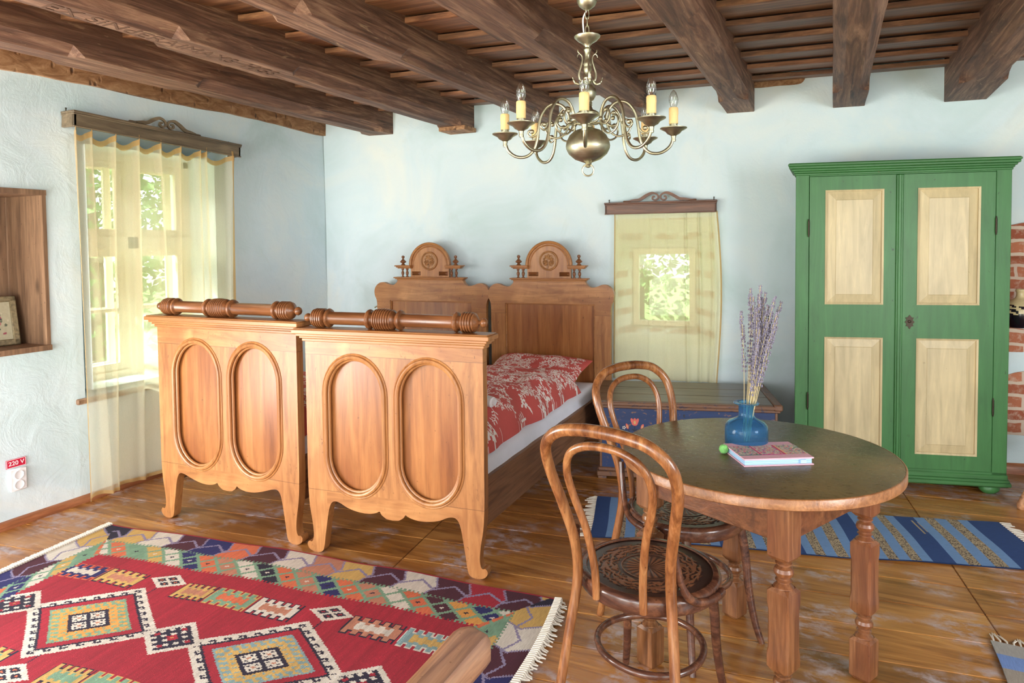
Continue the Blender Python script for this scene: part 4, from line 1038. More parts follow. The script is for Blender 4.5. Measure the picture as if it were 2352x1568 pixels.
for dx, y in ((-.082, .10), (.088, .098), (-.02, .05), (.022, .05), (-.06, .03), (.06, .03)): c.ell(X0 + dx, Y0 + y, .012, .012, 0, PK); c.ell(X0 + dx, Y0 + y, .006, .006, 0, (lin(190), lin(60), lin(60)))
for dx, y in ((-.072, .135), (.076, .135)):
    for i in range(5): c.ell(X0 + dx + .008 * math.cos(i * 1.257), Y0 + y + .008 * math.sin(i * 1.257), .0038, .0038, 0, WH)
for dx, a in ((-.013, 2.0), (.013, 1.14), (0, PI / 2)): c.ell(X0 + dx, Y0 + .176, .026, .0105, a, PK)
c.ell(X0, Y0 + .166, .02, .016, 0, PK); c.ell(X0, Y0 + .172, .007, .012, 0, YL)
for cx_, nm in ((.25, 0), (.92, 1)):
    mb = MB(); keep = np.abs(c.a - np.array(bg)).sum(2) > 1e-4
    # only the painted strokes become geometry, hair-thin on the board
    vs = []; fs = []; tt = []
    idx = {}
    for j in range(c.ny):
        for i in range(c.nx):
            if keep[j, i]:
                q = []
                for (a, b) in ((i, j), (i + 1, j), (i + 1, j + 1), (i, j + 1)):
                    if (a, b) not in idx: idx[(a, b)] = len(vs); vs.append((cx_ - .15 + a * c.res, -.0008, .19 + b * c.res))
                    q.append(idx[(a, b)])
                fs.append(tuple(q)); tt.append(tuple(c.a[j, i]) + (1,))
    mb.add(vs, fs); mb.tint = tt; mb.has = True; mb.build('tulip_painting', M['decor'], ch, smooth=False)
mb = MB(); mb.lathe([(.006, 0), (.006, .002), (0, .002)], 10, T(.575, -.0005, .452) @ Matrix.Rotation(PI / 2, 4, 'X')); mb.box(.572, .578, -.002, .0, .436, .452); mb.build('keyhole', M['plastic_dark'], ch)

# ------------------------------------------------------------------ brass chandelier
CH = (-.937, 2.772)
cd = empty('chandelier', (CH[0], CH[1], 2.013), 0, 'brass chandelier with eight curved arms and candle bulbs hanging from the ceiling', 'chandelier')
px = .00184
def zz(y): return (337 - y) * px
def rp(l): return [(r * px, zz(y)) for r, y in l]
mb = MB(); mb.lathe(rp([(0, 376), (6, 375), (14, 372), (30, 366), (44, 354), (50, 342), (51, 336), (49, 325), (42, 311), (30, 301), (16, 296), (12, 294), (12, 290), (9, 288), (9, 279), (13, 276), (13, 272), (22, 269), (26, 265), (26, 261), (21, 257), (12, 253), (10, 248), (9, 245), (11, 243), (9, 241), (11, 238), (9, 236), (10, 233), (14, 231), (18, 224), (20, 215), (19, 206), (14, 199), (8, 196), (8, 193), (11, 191), (11, 187), (9, 184), (10, 182), (10, 179), (8, 177), (8, 167), (10, 162), (9, 158), (9, 154), (10, 150), (9, 146), (7, 136), (7, 122), (9, 118), (9, 115), (6, 112), (7, 108), (12, 103), (22, 97), (29, 90), (30, 87), (29, 86), (20, 90), (0, 93)]), 48, cap=False); mb.build('column', M['brass'], cd, angle=50)
mb = MB(); mb.lathe(rp([(0, 373), (5, 374), (7, 378), (5, 381), (6, 384), (0, 386)]), 20); mb.tube([(13 * px * math.cos(a), 0, zz(391) + 13 * px * math.sin(a)) for a in [2 * PI * i / 32 for i in range(32)]], .0036, 8, True, RZ(R_(22))); mb.build('ring_finial', M['brass'], cd)
top = 2.80 - 2.013
mb = MB(); mb.lathe([(0, zz(28)), (.008, zz(28)), (.018, zz(25)), (.034, zz(18)), (.043, zz(8)), (.044, zz(0)), (.040, zz(-12)), (.026, zz(-24)), (.012, zz(-30)), (.012, top)], 40, cap=False); mb.build('ceiling_cup', M['brass'], cd, angle=50)
z = zz(28); k = 0
while z > zz(84):
    C = [(.0075 * math.cos(a), 0, z - .016 + .021 * math.sin(a)) for a in [2 * PI * i / 20 for i in range(20)]]
    mb = MB(); mb.tube(C, .0021, 6, True, RZ(k * PI / 2 + .4)); mb.build('chain_link', M['brass'], cd); z -= .033; k += 1
mb = MB(); mb.tube(cr([(-.004, 0, zz(30)), (-.016, -.004, zz(45)), (-.016, -.004, zz(65)), (-.013, 0, zz(86))], 6), .0032, 8); l_ = mb.build('flex', M['plastic'], cd)
for k in range(4):     # curling sea creatures round the neck
    A = RZ(R_(30 + 90 * k)); mb = MB()
    C = cr([(.022, 0, zz(190)), (.032, 0, zz(184)), (.036, 0, zz(170)), (.028, 0, zz(155)), (.021, 0, zz(140)), (.024, 0, zz(131)), (.034, 0, zz(126))], 6); n = len(C)
    mb.tube(C, [.0065 * (1 - .72 * i / (n - 1)) for i in range(n)], 8, M=A); mb.tube([(.034, 0, zz(126)), (.040, 0, zz(122)), (.041, 0, zz(117))], [.002, .0025, .001], 6, M=A); mb.tube([(.034, 0, zz(126)), (.042, 0, zz(130)), (.043, 0, zz(135))], [.002, .002, .001], 6, M=A)
    mb.tube(cr([(.024, 0, zz(186)), (.034, 0, zz(194)), (.050, 0, zz(193)), (.058, .0, zz(188)), (.064, 0, zz(180))], 5), [.007] * 8 + [.006] * 4 + [.004] * 5 + [.002] * 4, 8, M=A)
    mb.build('dolphin_ornament', M['brass'], cd)
RR = .354; U = RR / 930; ZP = 2.075 - 2.013
A_ = [(930, -20), (930, -60), (922, -120), (890, -190), (820, -245), (740, -262), (660, -240), (600, -170), (565, -60), (548, 60), (520, 190), (450, 290), (365, 322), (275, 290), (215, 200), (205, 110), (245, 60), (310, 65), (345, 125), (325, 195), (280, 215), (255, 185)]
arm = MB(); C = cr([(r * U, 0, ZP + z * U) for r, z in A_], 6); n = len(C)
arm.tube(C, [.0064 if i < n * .62 else .0064 - .003 * (i - n * .62) / (n * .38) for i in range(n)], 12)
C = cr([(r * U, 0, ZP + z * U) for r, z in [(555, 30), (590, -20), (640, -35), (670, -5), (655, 30), (620, 25)]], 6); arm.tube(C, [.0045] * 12 + [.004] * 10 + [.005] * (len(C) - 22), 8)
C = cr([(r * U, 0, ZP + z * U) for r, z in [(50, 95), (130, 98), (200, 120), (215, 60), (260, -20), (340, -60), (430, -30), (470, 40), (450, 110), (400, 120), (385, 80)]], 6); n = len(C); arm.tube(C, [.0042] * n, 8)
for r, z, s in ((624, 22, .010), (282, 200, .009), (392, 92, .009), (205, 115, .010)): arm.lathe([(s * math.sin(PI * i / 8), -s * math.cos(PI * i / 8)) for i in range(9)], 12, T(r * U, 0, ZP + z * U), cap=False)
arm.lathe([(.0085, -.052), (.010, -.046), (.0085, -.040), (.0105, -.034), (.009, -.026), (.012, -.020)], 16, T(RR, 0, ZP))
a0 = arm.build('arm', M['brass'], cd, angle=60)
mb = MB(); mb.lathe([(.010, -.030), (.014, -.026), (.026, -.020), (.034, -.010), (.048, -.003), (.055, .001), (.055, .004), (.046, .001), (.030, -.004), (.0, -.006)], 40, T(RR, 0, ZP), cap=False); mb.lathe([(.0165, -.006), (.0165, .010), (.0175, .011), (.0175, .014), (.0155, .015), (.0155, .022)], 24, T(RR, 0, ZP)); mb.build('drip_pan', M['brass'], a0, angle=50)
mb = MB(); mb.lathe([(.0185, .020), (.0188, .07), (.0192, .083), (.017, .087), (.010, .087)], 24, T(RR, 0, ZP))
rd = random.Random(4)
for i in range(7):
    a = i * .9; l = rd.uniform(.012, .04); mb.tube([(RR + .0165 * math.cos(a), .0165 * math.sin(a), ZP + .080), (RR + .0175 * math.cos(a), .0175 * math.sin(a), ZP + .078 - l), (RR + .0165 * math.cos(a), .0165 * math.sin(a), ZP + .072 - l)], [.003, .0026, .001], 6)
mb.build('candle_sleeve', M['candle'], a0, angle=60)
mb = MB(); mb.lathe([(.011, .087), (.014, .093), (.0185, .107), (.0195, .119), (.017, .134), (.011, .149), (.004, .158), (0, .161)], 24, T(RR, 0, ZP), cap=False); mb.build('candle_bulb', M['bulb'], a0, angle=80)
for k in range(8):
    o = a0 if k == 0 else copy_tree(a0, cd); o.rotation_euler = (0, 0, R_(16.6 + 45 * k))

# ------------------------------------------------------------------ cornices and curtains
def cornice(name, Lc, loc, rot, mat, mcrest, label, depth=.12, h=.095):
    root = empty(name, loc, 0, label, 'curtain cornice', 'carved wooden curtain cornices'); root.rotation_euler = rot
    mb = MB(); mb.bbox(0, Lc, 0, .018, 0, h, .003); mb.bbox(-.006, Lc + .006, -.010, depth, h - .012, h + .002, .003); mb.bbox(-.003, Lc + .003, -.006, depth, h - .022, h - .012, .002); mb.bbox(-.003, Lc + .003, -.005, .02, -.002, .006, .002)
    mb.bbox(0, .018, 0, depth, 0, h, .003); mb.bbox(Lc - .018, Lc, 0, depth, 0, h, .003); mb.build('cornice_board', mat, root)
    mb = MB(); c = Lc / 2; q = h + .002
    for s in (-1, 1):
        P = cr([(c + s * .235, q + .008, 0), (c + s * .19, q + .014, 0), (c + s * .15, q + .018, 0), (c + s * .10, q + .048, 0), (c + s * .055, q + .066, 0), (c + s * .018, q + .054, 0), (c + s * .008, q + .028, 0), (c + s * .030, q + .010, 0), (c + s * .052, q + .020, 0), (c + s * .048, q + .038, 0), (c + s * .034, q + .036, 0)], 5)
        P = [(a, b) for a, b, _ in P]; n = len(P); w = [.010 + .014 * math.sin(min(1, i / (n * .5)) * PI) ** 1 if i < n * .5 else .013 for i in range(n)]
        w = [max(.009, x) for x in w]; mb.ribbon(P, w, .016, y0=.001)
        mb.bbox(c + s * .25 - .03, c + s * .25 + .03, .001, .017, q - .002, q + .012, .004)
    mb.build('carved_crest', mcrest, root, angle=50)
    mb = MB()
    for x in (.02, Lc - .02): mb.tube([(x, depth - .012, h), (x, depth - .012, h + .02)], .003, 8); mb.lathe([(0, 0), (.005, .003), (.005, .008), (0, .011)], 8, T(x, depth - .012, h + .02))
    mb.build('hook', M['iron'], root); return root
# side window: the board runs along +y, faces into the room
cornice('curtain_cornice', 1.29, (-4.165, 2.655, 2.350), (0, R_(2.0), R_(90)), M['cornice_l'], M['cornice_l'], 'long weathered wooden cornice with carved scrolls above the big side window')
cornice('curtain_cornice', .85, tuple(fb(2.655, 1.836, -.085)), (0, 0, WA + R_(.2)), M['cornice'], M['cornice'], 'short dark wooden cornice with carved scrolls above the small back window', .09, .09)
root = None
def curtain_left():
    y0, y1 = 2.668, 3.865; zb = .035; nk = [0, .085, .215, .35, .485, .62, .76, .80, .99, 1.0]
    def fold(u, v):
        # v 0 top 1 bottom; pleats fall from each hook and soften downwards
        s = 0
        for i, k in enumerate(nk):
            kk = k + (.04 * math.sin(i * 2.1)) * v * (1 if 0 < k < 1 else 0); s += math.exp(-((u - kk) / (.009 + .008 * v)) ** 2) * (1 - .3 * v)
        return s
    def fn(u, v):
        seg = 0
        for a, b in zip(nk, nk[1:]):
            if a <= u <= b: seg = math.sin(PI * (u - a) / (b - a)) * min(1, (b - a) / .12)
        zt = 2.342 - .038 * u - .050 * seg; 
        z = zt + (zb + .02 * u + .006 * math.sin(u * 30) - zt) * v
        y = y0 + (y1 - y0) * u + (.02 * v if u > .98 else 0) + v * .012 * math.sin(u * 17)
        x = -4.22 + .052 * fold(u, v) + .016 * math.sin(u * 41 + 2 * v) * (.3 + .7 * v) + .02 * math.sin(u * 13 + 1) * v
        if u < .04: y += (.05 * v if v < .6 else .03) * (1 - u / .04) * 0; 
        return (x, y, z)
    mb = MB(); mb.grid(300, 90, fn); o = mb.build('curtain', M['sheer_left'], angle=180)
    tag(o, 'pale yellow sheer curtain hanging to the floor over the big side window', 'curtain')
    mb = MB(); mb.grid(300, 2, lambda u, v: (fn(u, v * .016)[0] + .003, fn(u, v * .016)[1], fn(u, v * .016)[2]));
    mb.grid(2, 90, lambda u, v: (fn(u * .012, v)[0] + .003, fn(u * .012, v)[1], fn(u * .012, v)[2])); mb.grid(2, 90, lambda u, v: (fn(1 - u * .012, v)[0] + .003, fn(1 - u * .012, v)[1], fn(1 - u * .012, v)[2]))
    mb.grid(300, 1, lambda u, v: (fn(u, .99 + v * .01)[0] + .003, fn(u, .99 + v * .01)[1], fn(u, .99 + v * .01)[2]))
    mb.build('hem', M['hem'], o, angle=180)
    mb = MB(); [mb.tube([(fn(k, 0)[0], fn(k, 0)[1], fn(k, 0)[2] - .012), (fn(k, 0)[0] - .005, fn(k, 0)[1], fn(k, 0)[2] + .035)], .003, 6) for k in nk]; mb.build('curtain_hook', M['hem'], o)
curtain_left()
def curtain_back():
    def fn(u, v):
        uu = 2.723 + .79 * u + (.03 * math.sin(v * PI * 1.1) + .01 * v if u > .75 else 0) * max(0, (u - .75) * 4) - .012 * v * (1 - u)
        f = sum(math.exp(-((u - k) / (.010 + .008 * v)) ** 2) * a for k, a in ((.02, .5), (.70 + .03 * v, 1), (.82 + .02 * v, 1.2), (.93, .8), (.36, .35), (.52, .3), (.98, .6)))
        d = -.045 - .022 * f - .010 * math.sin(u * 19 + v) * (.5 + .5 * v)
        z = 1.845 + (.525 - 1.845) * v
        return fb(uu, z, d)
    mb = MB(); mb.grid(220, 70, fn); o = mb.build('curtain', M['sheer_back'], angle=180)
    tag(o, 'yellow sheer curtain behind the blue chest over the small back window', 'curtain')
    mb = MB()
    for a, b in ((0, .012), (.988, 1)): mb.grid(2, 70, lambda u, v: tuple(Vector(fn(a + (b - a) * u, v)) + Vector((sa * .003, -ca * .003, 0))))
    mb.build('hem', M['hem'], o, angle=180)
curtain_back()

# ------------------------------------------------------------------ kilim
def kilim():
    res = .0046; Wd, Hd = 2.66, 1.64; nx, ny = int(Wd / res), int(Hd / res)
    c3 = lambda r, g, b: np.array([lin(r), lin(g), lin(b)])
    red, dred, navy, wht, mint, org, gold, salm, mar, roy, lav, teal = c3(178, 34, 56), c3(196, 40, 60), c3(38, 32, 58), c3(236, 228, 214), c3(136, 178, 148), c3(234, 122, 82), c3(224, 184, 106), c3(206, 140, 112), c3(84, 30, 50), c3(40, 40, 108), c3(156, 146, 180), c3(146, 180, 184)
    amber = c3(240, 170, 84)
    hexs = [navy, gold, wht, mar, roy, org, mar, wht, salm, gold, mar, wht, mar, red, mar, gold, red, roy]
    dia = [mar, wht, org, mint * .9, gold, wht, roy, org, salm, wht, navy, org, salm, roy, org, salm, wht, org, mar, amber, roy, wht]
    A = np.zeros((ny, nx, 3)); yy, xx = np.mgrid[0:ny, 0:nx]
    u = (xx + .5) * res - .03; v = (yy + .5) * res
    # weft steps: diagonals climb in little teeth
    tooth = .011; uq = u + (np.mod(v, tooth) / tooth - .5) * .007
    def tri(t): return np.abs(np.mod(t, 1.0) - .5) * 2
    A[:] = red
    def bands(t, d, T_):
        """t along the edge, d distance from the edge; outer zigzag hexagons 0-.16, diamond chain .16-.31"""
        t2 = t + (np.mod(d, tooth) / tooth - .5) * .009
        p = .172; mid = .085 + .030 * (tri(t2 / p) * 2 - 1)
        k = np.floor((t2 + .45 * np.abs(d - .085)) / p).astype(int)
        C = np.array(hexs)[np.mod(k, len(hexs))]
        zig = np.abs(d - mid) < .0075
        edge = np.mod((t2 + .45 * np.abs(d - .085)) / p, 1.0) * p < .011
        C = np.where((zig | edge)[..., None], lav, C)
        # inner chain
        p2 = .117; C2 = np.empty_like(C); C2[:] = mint
        for r_ in (-1, 0, 1):
            cv = .238 + r_ * .052; tt = (t2 - r_ * p2 / 2) / p2; k2 = np.floor(tt).astype(int); f = (tt - k2 - .5) * p2
            dd = np.abs(f) / .047 + np.abs(d - cv) / .041
            col = np.array(dia)[np.mod(k2, len(dia))]; C2 = np.where((dd < 1)[..., None], col, C2)
            if r_ == 0: C2 = np.where((dd < .24)[..., None], np.where((np.mod(k2, 2) == 0)[..., None], wht, navy), C2)
        jag = .158 + .011 * (np.mod(t / .022, 1) > .5)
        jag2 = .304 + .012 * (np.mod(t / .022, 1) > .5)
        C2 = np.where((np.abs(d - jag) < .006)[..., None], mint * .8, C2)
        return C, C2, jag, jag2
    du = np.minimum(u, 2.60 - u) ; left = u < 1.3
    dv = np.minimum(v, 1.60 - v)
    sc = .31 / .245                           # the end borders are narrower
    top = dv < np.minimum(du * sc, .5)
    # long sides
    Ct, C2t, j1, j2 = bands(u, dv, 0)
    Cs, C2s, j1s, j2s = bands(v + .07, du * sc, 0)
    mt = dv < .32; ms = du * sc < .32
    border = mt | ms
    sel = dv <= du * sc
    d_ = np.where(sel, dv, du * sc); ja = np.where(sel, j1, j1s); jb = np.where(sel, j2, j2s)
    Cb = np.where(sel[..., None], Ct, Cs); Cc = np.where(sel[..., None], C2t, C2s)
    A = np.where((d_ < jb)[..., None], Cc, A); A = np.where((d_ < ja)[..., None], Cb, A)
    field = d_ >= jb
    A = np.where((field & (d_ < jb + .006))[..., None], dred, A)
    # medallions and small diamonds
    def put(mask, col):
        nonlocal A
        A = np.where((mask & field)[..., None], col, A)
    for mi, cx in enumerate((-.12, .78, 1.68, 2.58)):
        cy = .80; a, b = np.abs(uq - cx) / .375, np.abs(v - cy) / .285; d = a + b
        put(d < 1, wht)
        s = a - b; w = np.mod(s * 4.1 + .13, 1.0)
        hook = ((d < .915) & (d > .81) & (w > .32) & (w < .52)) | ((d < .915) & (d > .875) & (w > .32) & (w < .82)) | ((d < .915) & (d > .845) & (w > .68) & (w < .82))
        put((d < .822) | hook, navy); put(d < .775, red)
        outer, inner = (mint, amber) if mi % 2 else (teal, gold)
        put(d < .64, outer); w2 = np.mod(s * 7.0, 1.0)
        hk = ((d < .60) & (d > .44) & (w2 > .3) & (w2 < .62)) | ((d < .60) & (d > .545) & (w2 > .3) & (w2 < .9))
        put((d < .47) | hk, inner)
        hk2 = (d < .43) & (d > .36) & (np.mod(s * 7 + .5, 1) < .25); put(hk2, outer)
        put(d < .335, navy)
        x2, y2 = (uq - cx) / .375 + (v - cy) / .285, (uq - cx) / .375 - (v - cy) / .285
        cell = (np.abs(np.abs(x2) - .15) < .115) & (np.abs(np.abs(y2) - .15) < .115); put(cell, wht)
        nx_ = (np.abs(np.abs(np.abs(x2) - .15) - .06) < .022) & (np.abs(np.abs(np.abs(y2) - .15) - .06) < .022); put(nx_, navy * 1.0)
        dot = (np.abs(np.abs(x2) - .15) < .03) & (np.abs(np.abs(y2) - .15) < .03); put(dot, salm)
        for sy in (-1, 1):      # small diamond on a stalk
            cx2, cy2 = cx + .055, cy + sy * .365
            put((np.abs(uq - cx2 + .055 * (v - cy2) / (.365 * sy) * 0) < .0035) & (np.abs(v - cy) > .24) & (np.abs(v - cy) < .37) & (np.sign(v - cy) == sy), navy)
            dd = np.abs(uq - cx2) / .108 + np.abs(v - cy2) / .066; put(dd < 1, wht)
            xa, ya = (uq - cx2) / .108 + (v - cy2) / .066, (uq - cx2) / .108 - (v - cy2) / .066
            put((np.abs(np.abs(xa) - .38) < .27) & (np.abs(np.abs(ya) - .38) < .27), navy)
            put((np.abs(np.abs(xa) - .38) < .09) & (np.abs(np.abs(ya) - .38) < .09), red if mi == 2 else org)
            put((np.abs(xa) < .12) & (np.abs(ya) < .12), wht)
    for cx in (.33, 1.23, 2.13):
        cy = .80; xa, ya = (uq - cx) / .15, (v - cy) / .12; d = np.abs(xa) + np.abs(ya)
        put((np.abs(xa) + np.abs(ya)) < 1, wht)
        p_, q_ = xa + ya, xa - ya
        g = (np.abs(p_) < .78) & (np.abs(q_) < .78)
        put(g & (np.mod(p_ * 2.6 + .5, 1) < .52), navy); put(g & (np.mod(q_ * 2.6 + .5, 1) < .46), navy)
        put((np.abs(p_) < .2) & (np.abs(q_) < .2), red); put((np.abs(p_) < .05) & (np.abs(q_) < .05), gold)
        for a_, b_ in ((.52, .52), (-.52, -.52), (.52, -.52), (-.52, .52)): put((np.abs(p_ - a_) < .1) & (np.abs(q_ - b_) < .1), red)
    def comb(u0, u1, v0, v1, ca, cb, co):
        sl = (v - v0) * .0; U = (u - u0) / (u1 - u0); V = (v - v0) / (v1 - v0)
        n = 5; tt = np.mod(U * n, 1.0); body = (U > 0) & (U < 1) & (V > .20) & (V < .80); teeth = (U > 0) & (U < 1) & (V > 0) & (V < 1) & (tt < .55)
        m_ = body | teeth
        o = .008
        out = ((U > -.03) & (U < 1.03) & (V > .15) & (V < .85)) | ((U > -.03) & (U < 1.03) & (V > -.05) & (V < 1.05) & ((tt < .66) | (tt > .93)))
        put(out, co); put(m_, ca)
        tt2 = np.mod(U * n + .1, 1.0); inn = (U > .16) & (U < .86) & (V > .38) & (V < .62); t2 = (U > .16) & (U < .86) & (V > .27) & (V < .73) & (tt2 < .5)
        put(inn | t2, cb)
    cs = [(.225, .46, roy, wht, org), (.475, .70, gold, salm, navy), (.95, 1.115, gold, salm, navy), (1.13, 1.35, mint, org, gold), (1.37, 1.59, wht, salm, navy), (1.845, 2.09, salm, wht, navy), (2.11, 2.32, teal, gold, wht)]
    for a, b, p_, q_, o_ in cs:
        comb(a, b, .425, .545, p_, q_, o_); comb(a + .02, b + .02, 1.06, 1.18, q_ if p_ is roy else p_, mint, o_)
    # abrash: bands of slightly different red, woven in
    ab = .90 + .18 * np.abs(np.sin(v * 31 + np.sin(u * 3) * .6)) * (.5 + .5 * np.sin(v * 87 + 1))
    A = np.where((field)[..., None], A * (.88 + .14 * ab)[..., None], A)
    rs = np.random.RandomState(11); cn = np.convolve(rs.rand(nx + 6), np.ones(3) / 3, 'same')[:nx]; cn2 = np.convolve(rs.rand(nx + 60), np.ones(31) / 31, 'same')[:nx]
    fac = 1 + (cn - .5) * .42 + (cn2 - .5) * .9; A = np.where(field[..., None], np.clip(A * np.where(rs.rand(ny, nx) < .93, fac[None, :], fac[None, :] * 1.25)[..., None], 0, 1), A * (1 + (cn - .5) * .2)[None, :, None])
    # selvedge
    A = np.where((dv < .009)[..., None], dred * .8, A)
    A = A * .74
    mb = MB(); a = math.atan2(2.791 - 2.534, -1.131 + 3.729); e = (math.cos(a), math.sin(a)); nn = (e[1], -e[0])
    def fn(U, V):
        uu = U * nx * res - .03; vv = V * ny * res
        off = -.040 * math.sin(PI * min(1, max(0, uu / 2.6))) * (1 - V) ** 2 + .006 * math.sin(uu * 9)
        vv2 = vv + off
        zz_ = .012 + .003 * mn.noise(Vector((uu * 3, vv * 3, 1))) + .006 * max(0, mn.noise(Vector((uu * 1.5 + 3, vv * 1.2, 4))))
        uo = uu + .03 * math.sin(vv * 3.2 + .4) * (uu / 2.6) ** 4
        return (-3.729 + e[0] * uo + nn[0] * vv2, 2.534 + e[1] * uo + nn[1] * vv2, zz_)
    mb.grid(nx, ny, fn, A); mb.grid(60, 40, lambda U, V: tuple(Vector(fn(U, V)) - Vector((0, 0, .009))), np.tile(red, (2400, 1)))
    o = mb.build('kilim_rug', M['kilim'], angle=180)
    tag(o, 'large red kilim with white and navy hooked diamonds in front of the beds', 'rug')
    rd = random.Random(2)
    for side in (0, 1):
        f = MB(); n = 130
        for i in range(n):
            p = Vector(fn(float(side), (i + .5) / n)); dr = Vector((e[0], e[1], 0)) * (1 if side else -1); q = Vector((nn[0], nn[1], 0)); L = rd.uniform(.032, .058)
            w = rd.uniform(-.02, .02); f.tube([p - dr * .012 + Vector((0, 0, .004)), p + dr * .018 + Vector((0, 0, .006)), p + dr * L * .6 + q * w * .6 - Vector((0, 0, .003)), p + dr * L + q * w - Vector((0, 0, .005))], [.006, .007, .0045, .003], 5)
        tag(f.build('fringe', M['fringe'], o), kind='stuff')
kilim()

def striped_rug(name, loc, rz, L, Wd, bands_, label, fringe_sides, along=True, wob=.012):
    res = .005; nx, ny = int(L / res), int(Wd / res); A = np.zeros((ny, nx, 3)); rd = np.random.RandomState(5)
    xs = (np.arange(nx) + .5) * res
    for (a, b, c_) in bands_:
        cc = np.array([lin(q) for q in c_])
        sel = (xs >= a) & (xs < b); A[:, sel] = cc
        if c_ == (176, 158, 128):
            for x in np.where(sel)[0]:
                for y in range(ny):
                    if rd.rand() < .36: A[y, x] = np.array([lin(96), lin(84), lin(78)]) * rd.uniform(.6, 1.4)
            A[:, sel] = A[:, sel] * (.85 + .3 * rd.rand(ny, 1, 1))
    for (x, y0, y1) in ((.35, .35, .6), (.72, .05, .26), (1.06, .33, .55), (1.43, .02, .2), (1.78, .36, .55)):
        if along: A[int(y0 / res):int(y1 / res), int(x / res):int(x / res) + 2] = np.array([lin(170), lin(156), lin(130)]); A[int((y0 + .03) / res):int((y1 - .02) / res), int(x / res) + 5:int(x / res) + 6] = np.array([lin(170), lin(156), lin(130)])
    mb = MB()
    def fn(U, V):
        x = U * L; y = V * Wd + wob * math.sin(x * 4) * (1 if V < .5 else -.6) * abs(V - .5) * 2; x2 = x + .004 * math.sin(V * 5 + x * 3)
        return (x2, y, .009 + .003 * mn.noise(Vector((x * 5, y * 5, 2))) + .004 * max(0, math.sin(x * 9 + V)))
    mb.grid(nx, ny, fn, A); mb.grid(30, 10, lambda U, V: tuple(Vector(fn(U, V)) - Vector((0, 0, .006))), np.tile(A[0, 0], (300, 1)))
    o = mb.build(name, M['rag'], angle=180); o.location = loc; o.rotation_euler = (0, 0, rz); tag(o, label, 'rug')
    r2 = random.Random(9); 
    for s in fringe_sides:
        f = MB(); n = int(Wd / .022)
        for i in range(n):
            p = Vector(fn(float(s), (i + .5) / n)); d = Vector((1 if s else -1, 0, 0)); w = r2.uniform(-.02, .02); Lf = r2.uniform(.05, .075)
            for k in (-1, 1): f.tube([p, p + d * .015, p + d * Lf + Vector((0, w + k * .004, -.004))], [.0028, .0036, .0016], 5)
        tag(f.build('fringe', M['fringe'], o), kind='stuff')
    return o
NV, LB, BG = (38, 70, 128), (112, 150, 200), (176, 158, 128)
bd = []; x = 2.25
seq = [(NV, .16), (LB, .05), (BG, .058), (LB, .064), (BG, .054), (LB, .053), (NV, .105)] + [(LB, .05), (BG, .053), (LB, .055), (BG, .05), (LB, .048), (NV, .085)] * 6
for c_, w in seq: bd.append((x - w, x, c_)); x -= w
striped_rug('striped_rug', (-1.185, 3.49, 0), R_(13.3), 2.25, .60, bd, 'blue and beige striped runner on the floor behind the round table', (0, 1))
striped_rug('striped_rug', (.585, 3.21, 0), R_(-92), 1.3, 1.0, [(0, .10, (160, 156, 150)), (.10, .20, (112, 140, 196)), (.20, .34, (150, 140, 128)), (.34, .5, (120, 140, 180)), (.5, 1.3, (160, 156, 150))], 'grey and blue rug corner at the lower right on the floor', (0,), False)

# ------------------------------------------------------------------ socket, sign, picture, jug and the rest
so = empty('power_socket', (-4.289, 2.333, .268), R_(90), 'white double power socket low on the side wall', 'socket')
mb = MB(); mb.bbox(-.046, .046, -.012, 0, -.066, .066, .006); mb.build('socket_plate', M['plastic'], so)
for z in (.028, -.030):
    RX = T(0, -.012, z) @ Matrix.Rotation(PI / 2, 4, 'X'); mb = MB(); mb.lathe([(.027, 0), (.028, .004), (.025, .006), (.023, .004), (.022, -.004), (0, -.004)], 28, RX, cap=False); mb.build('socket_well', M['plastic'], so)
    mb = MB()
    for x in (-.009, .009): mb.lathe([(.003, 0), (.003, .001), (0, .001)], 10, T(x, -.0095, z) @ Matrix.Rotation(PI / 2, 4, 'X'))
    mb.build('pin_hole', M['plastic_dark'], so)
sg = empty('voltage_sign', (-4.289, 2.327, .366), R_(90), 'small red 220 V sign on the wall above the socket', 'sign')
MB().bbox(-.054, .054, -.004, .0, -.025, .025, .001).build('sign_plate', M['red'], sg)
text_mesh('220 V', .034, .0006, M['white'], 'lettering', sg, T(0, -.0048, 0) @ Matrix.Rotation(PI / 2, 4, 'X') @ Matrix.Diagonal((1.05, 1, 1, 1)))
mb = MB()
for x0, x1, z0, z1 in ((-.052, .052, .0215, .0235), (-.052, .052, -.0235, -.0215), (-.052, -.050, -.0235, .0235), (.050, .052, -.0235, .0235)): mb.box(x0, x1, -.0046, -.004, z0, z1)
mb.build('sign_border', M['white'], sg, smooth=False)

pf = empty('framed_picture', (-4.50, 2.31, 1.03), 0, 'old floral picture in a worn gilt frame leaning in the wall niche', 'picture')
pf.rotation_euler = (R_(-14), 0, R_(78))
w, h, t = .17, .30, .035
mb = MB(); mb.bbox(-w, w, -.012, .008, 0, t, .005); mb.bbox(-w, w, -.012, .008, h - t, h, .005); mb.bbox(-w, -w + t, -.012, .008, 0, h, .005); mb.bbox(w - t, w, -.012, .008, 0, h, .005); mb.build('picture_frame', M['gilt'], pf)
c = Canvas(2 * (w - t), h - 2 * t, .003, (lin(176), lin(168), lin(140))); rd = random.Random(6)
for i in range(70): c.ell(rd.gauss(.15, .06), rd.gauss(.11, .05), rd.uniform(.005, .02), rd.uniform(.004, .012), rd.uniform(0, 3), tuple(lin(q) for q in rd.choice([(70, 80, 60), (60, 70, 64), (150, 70, 84), (170, 110, 110), (196, 186, 160), (90, 96, 76)])))
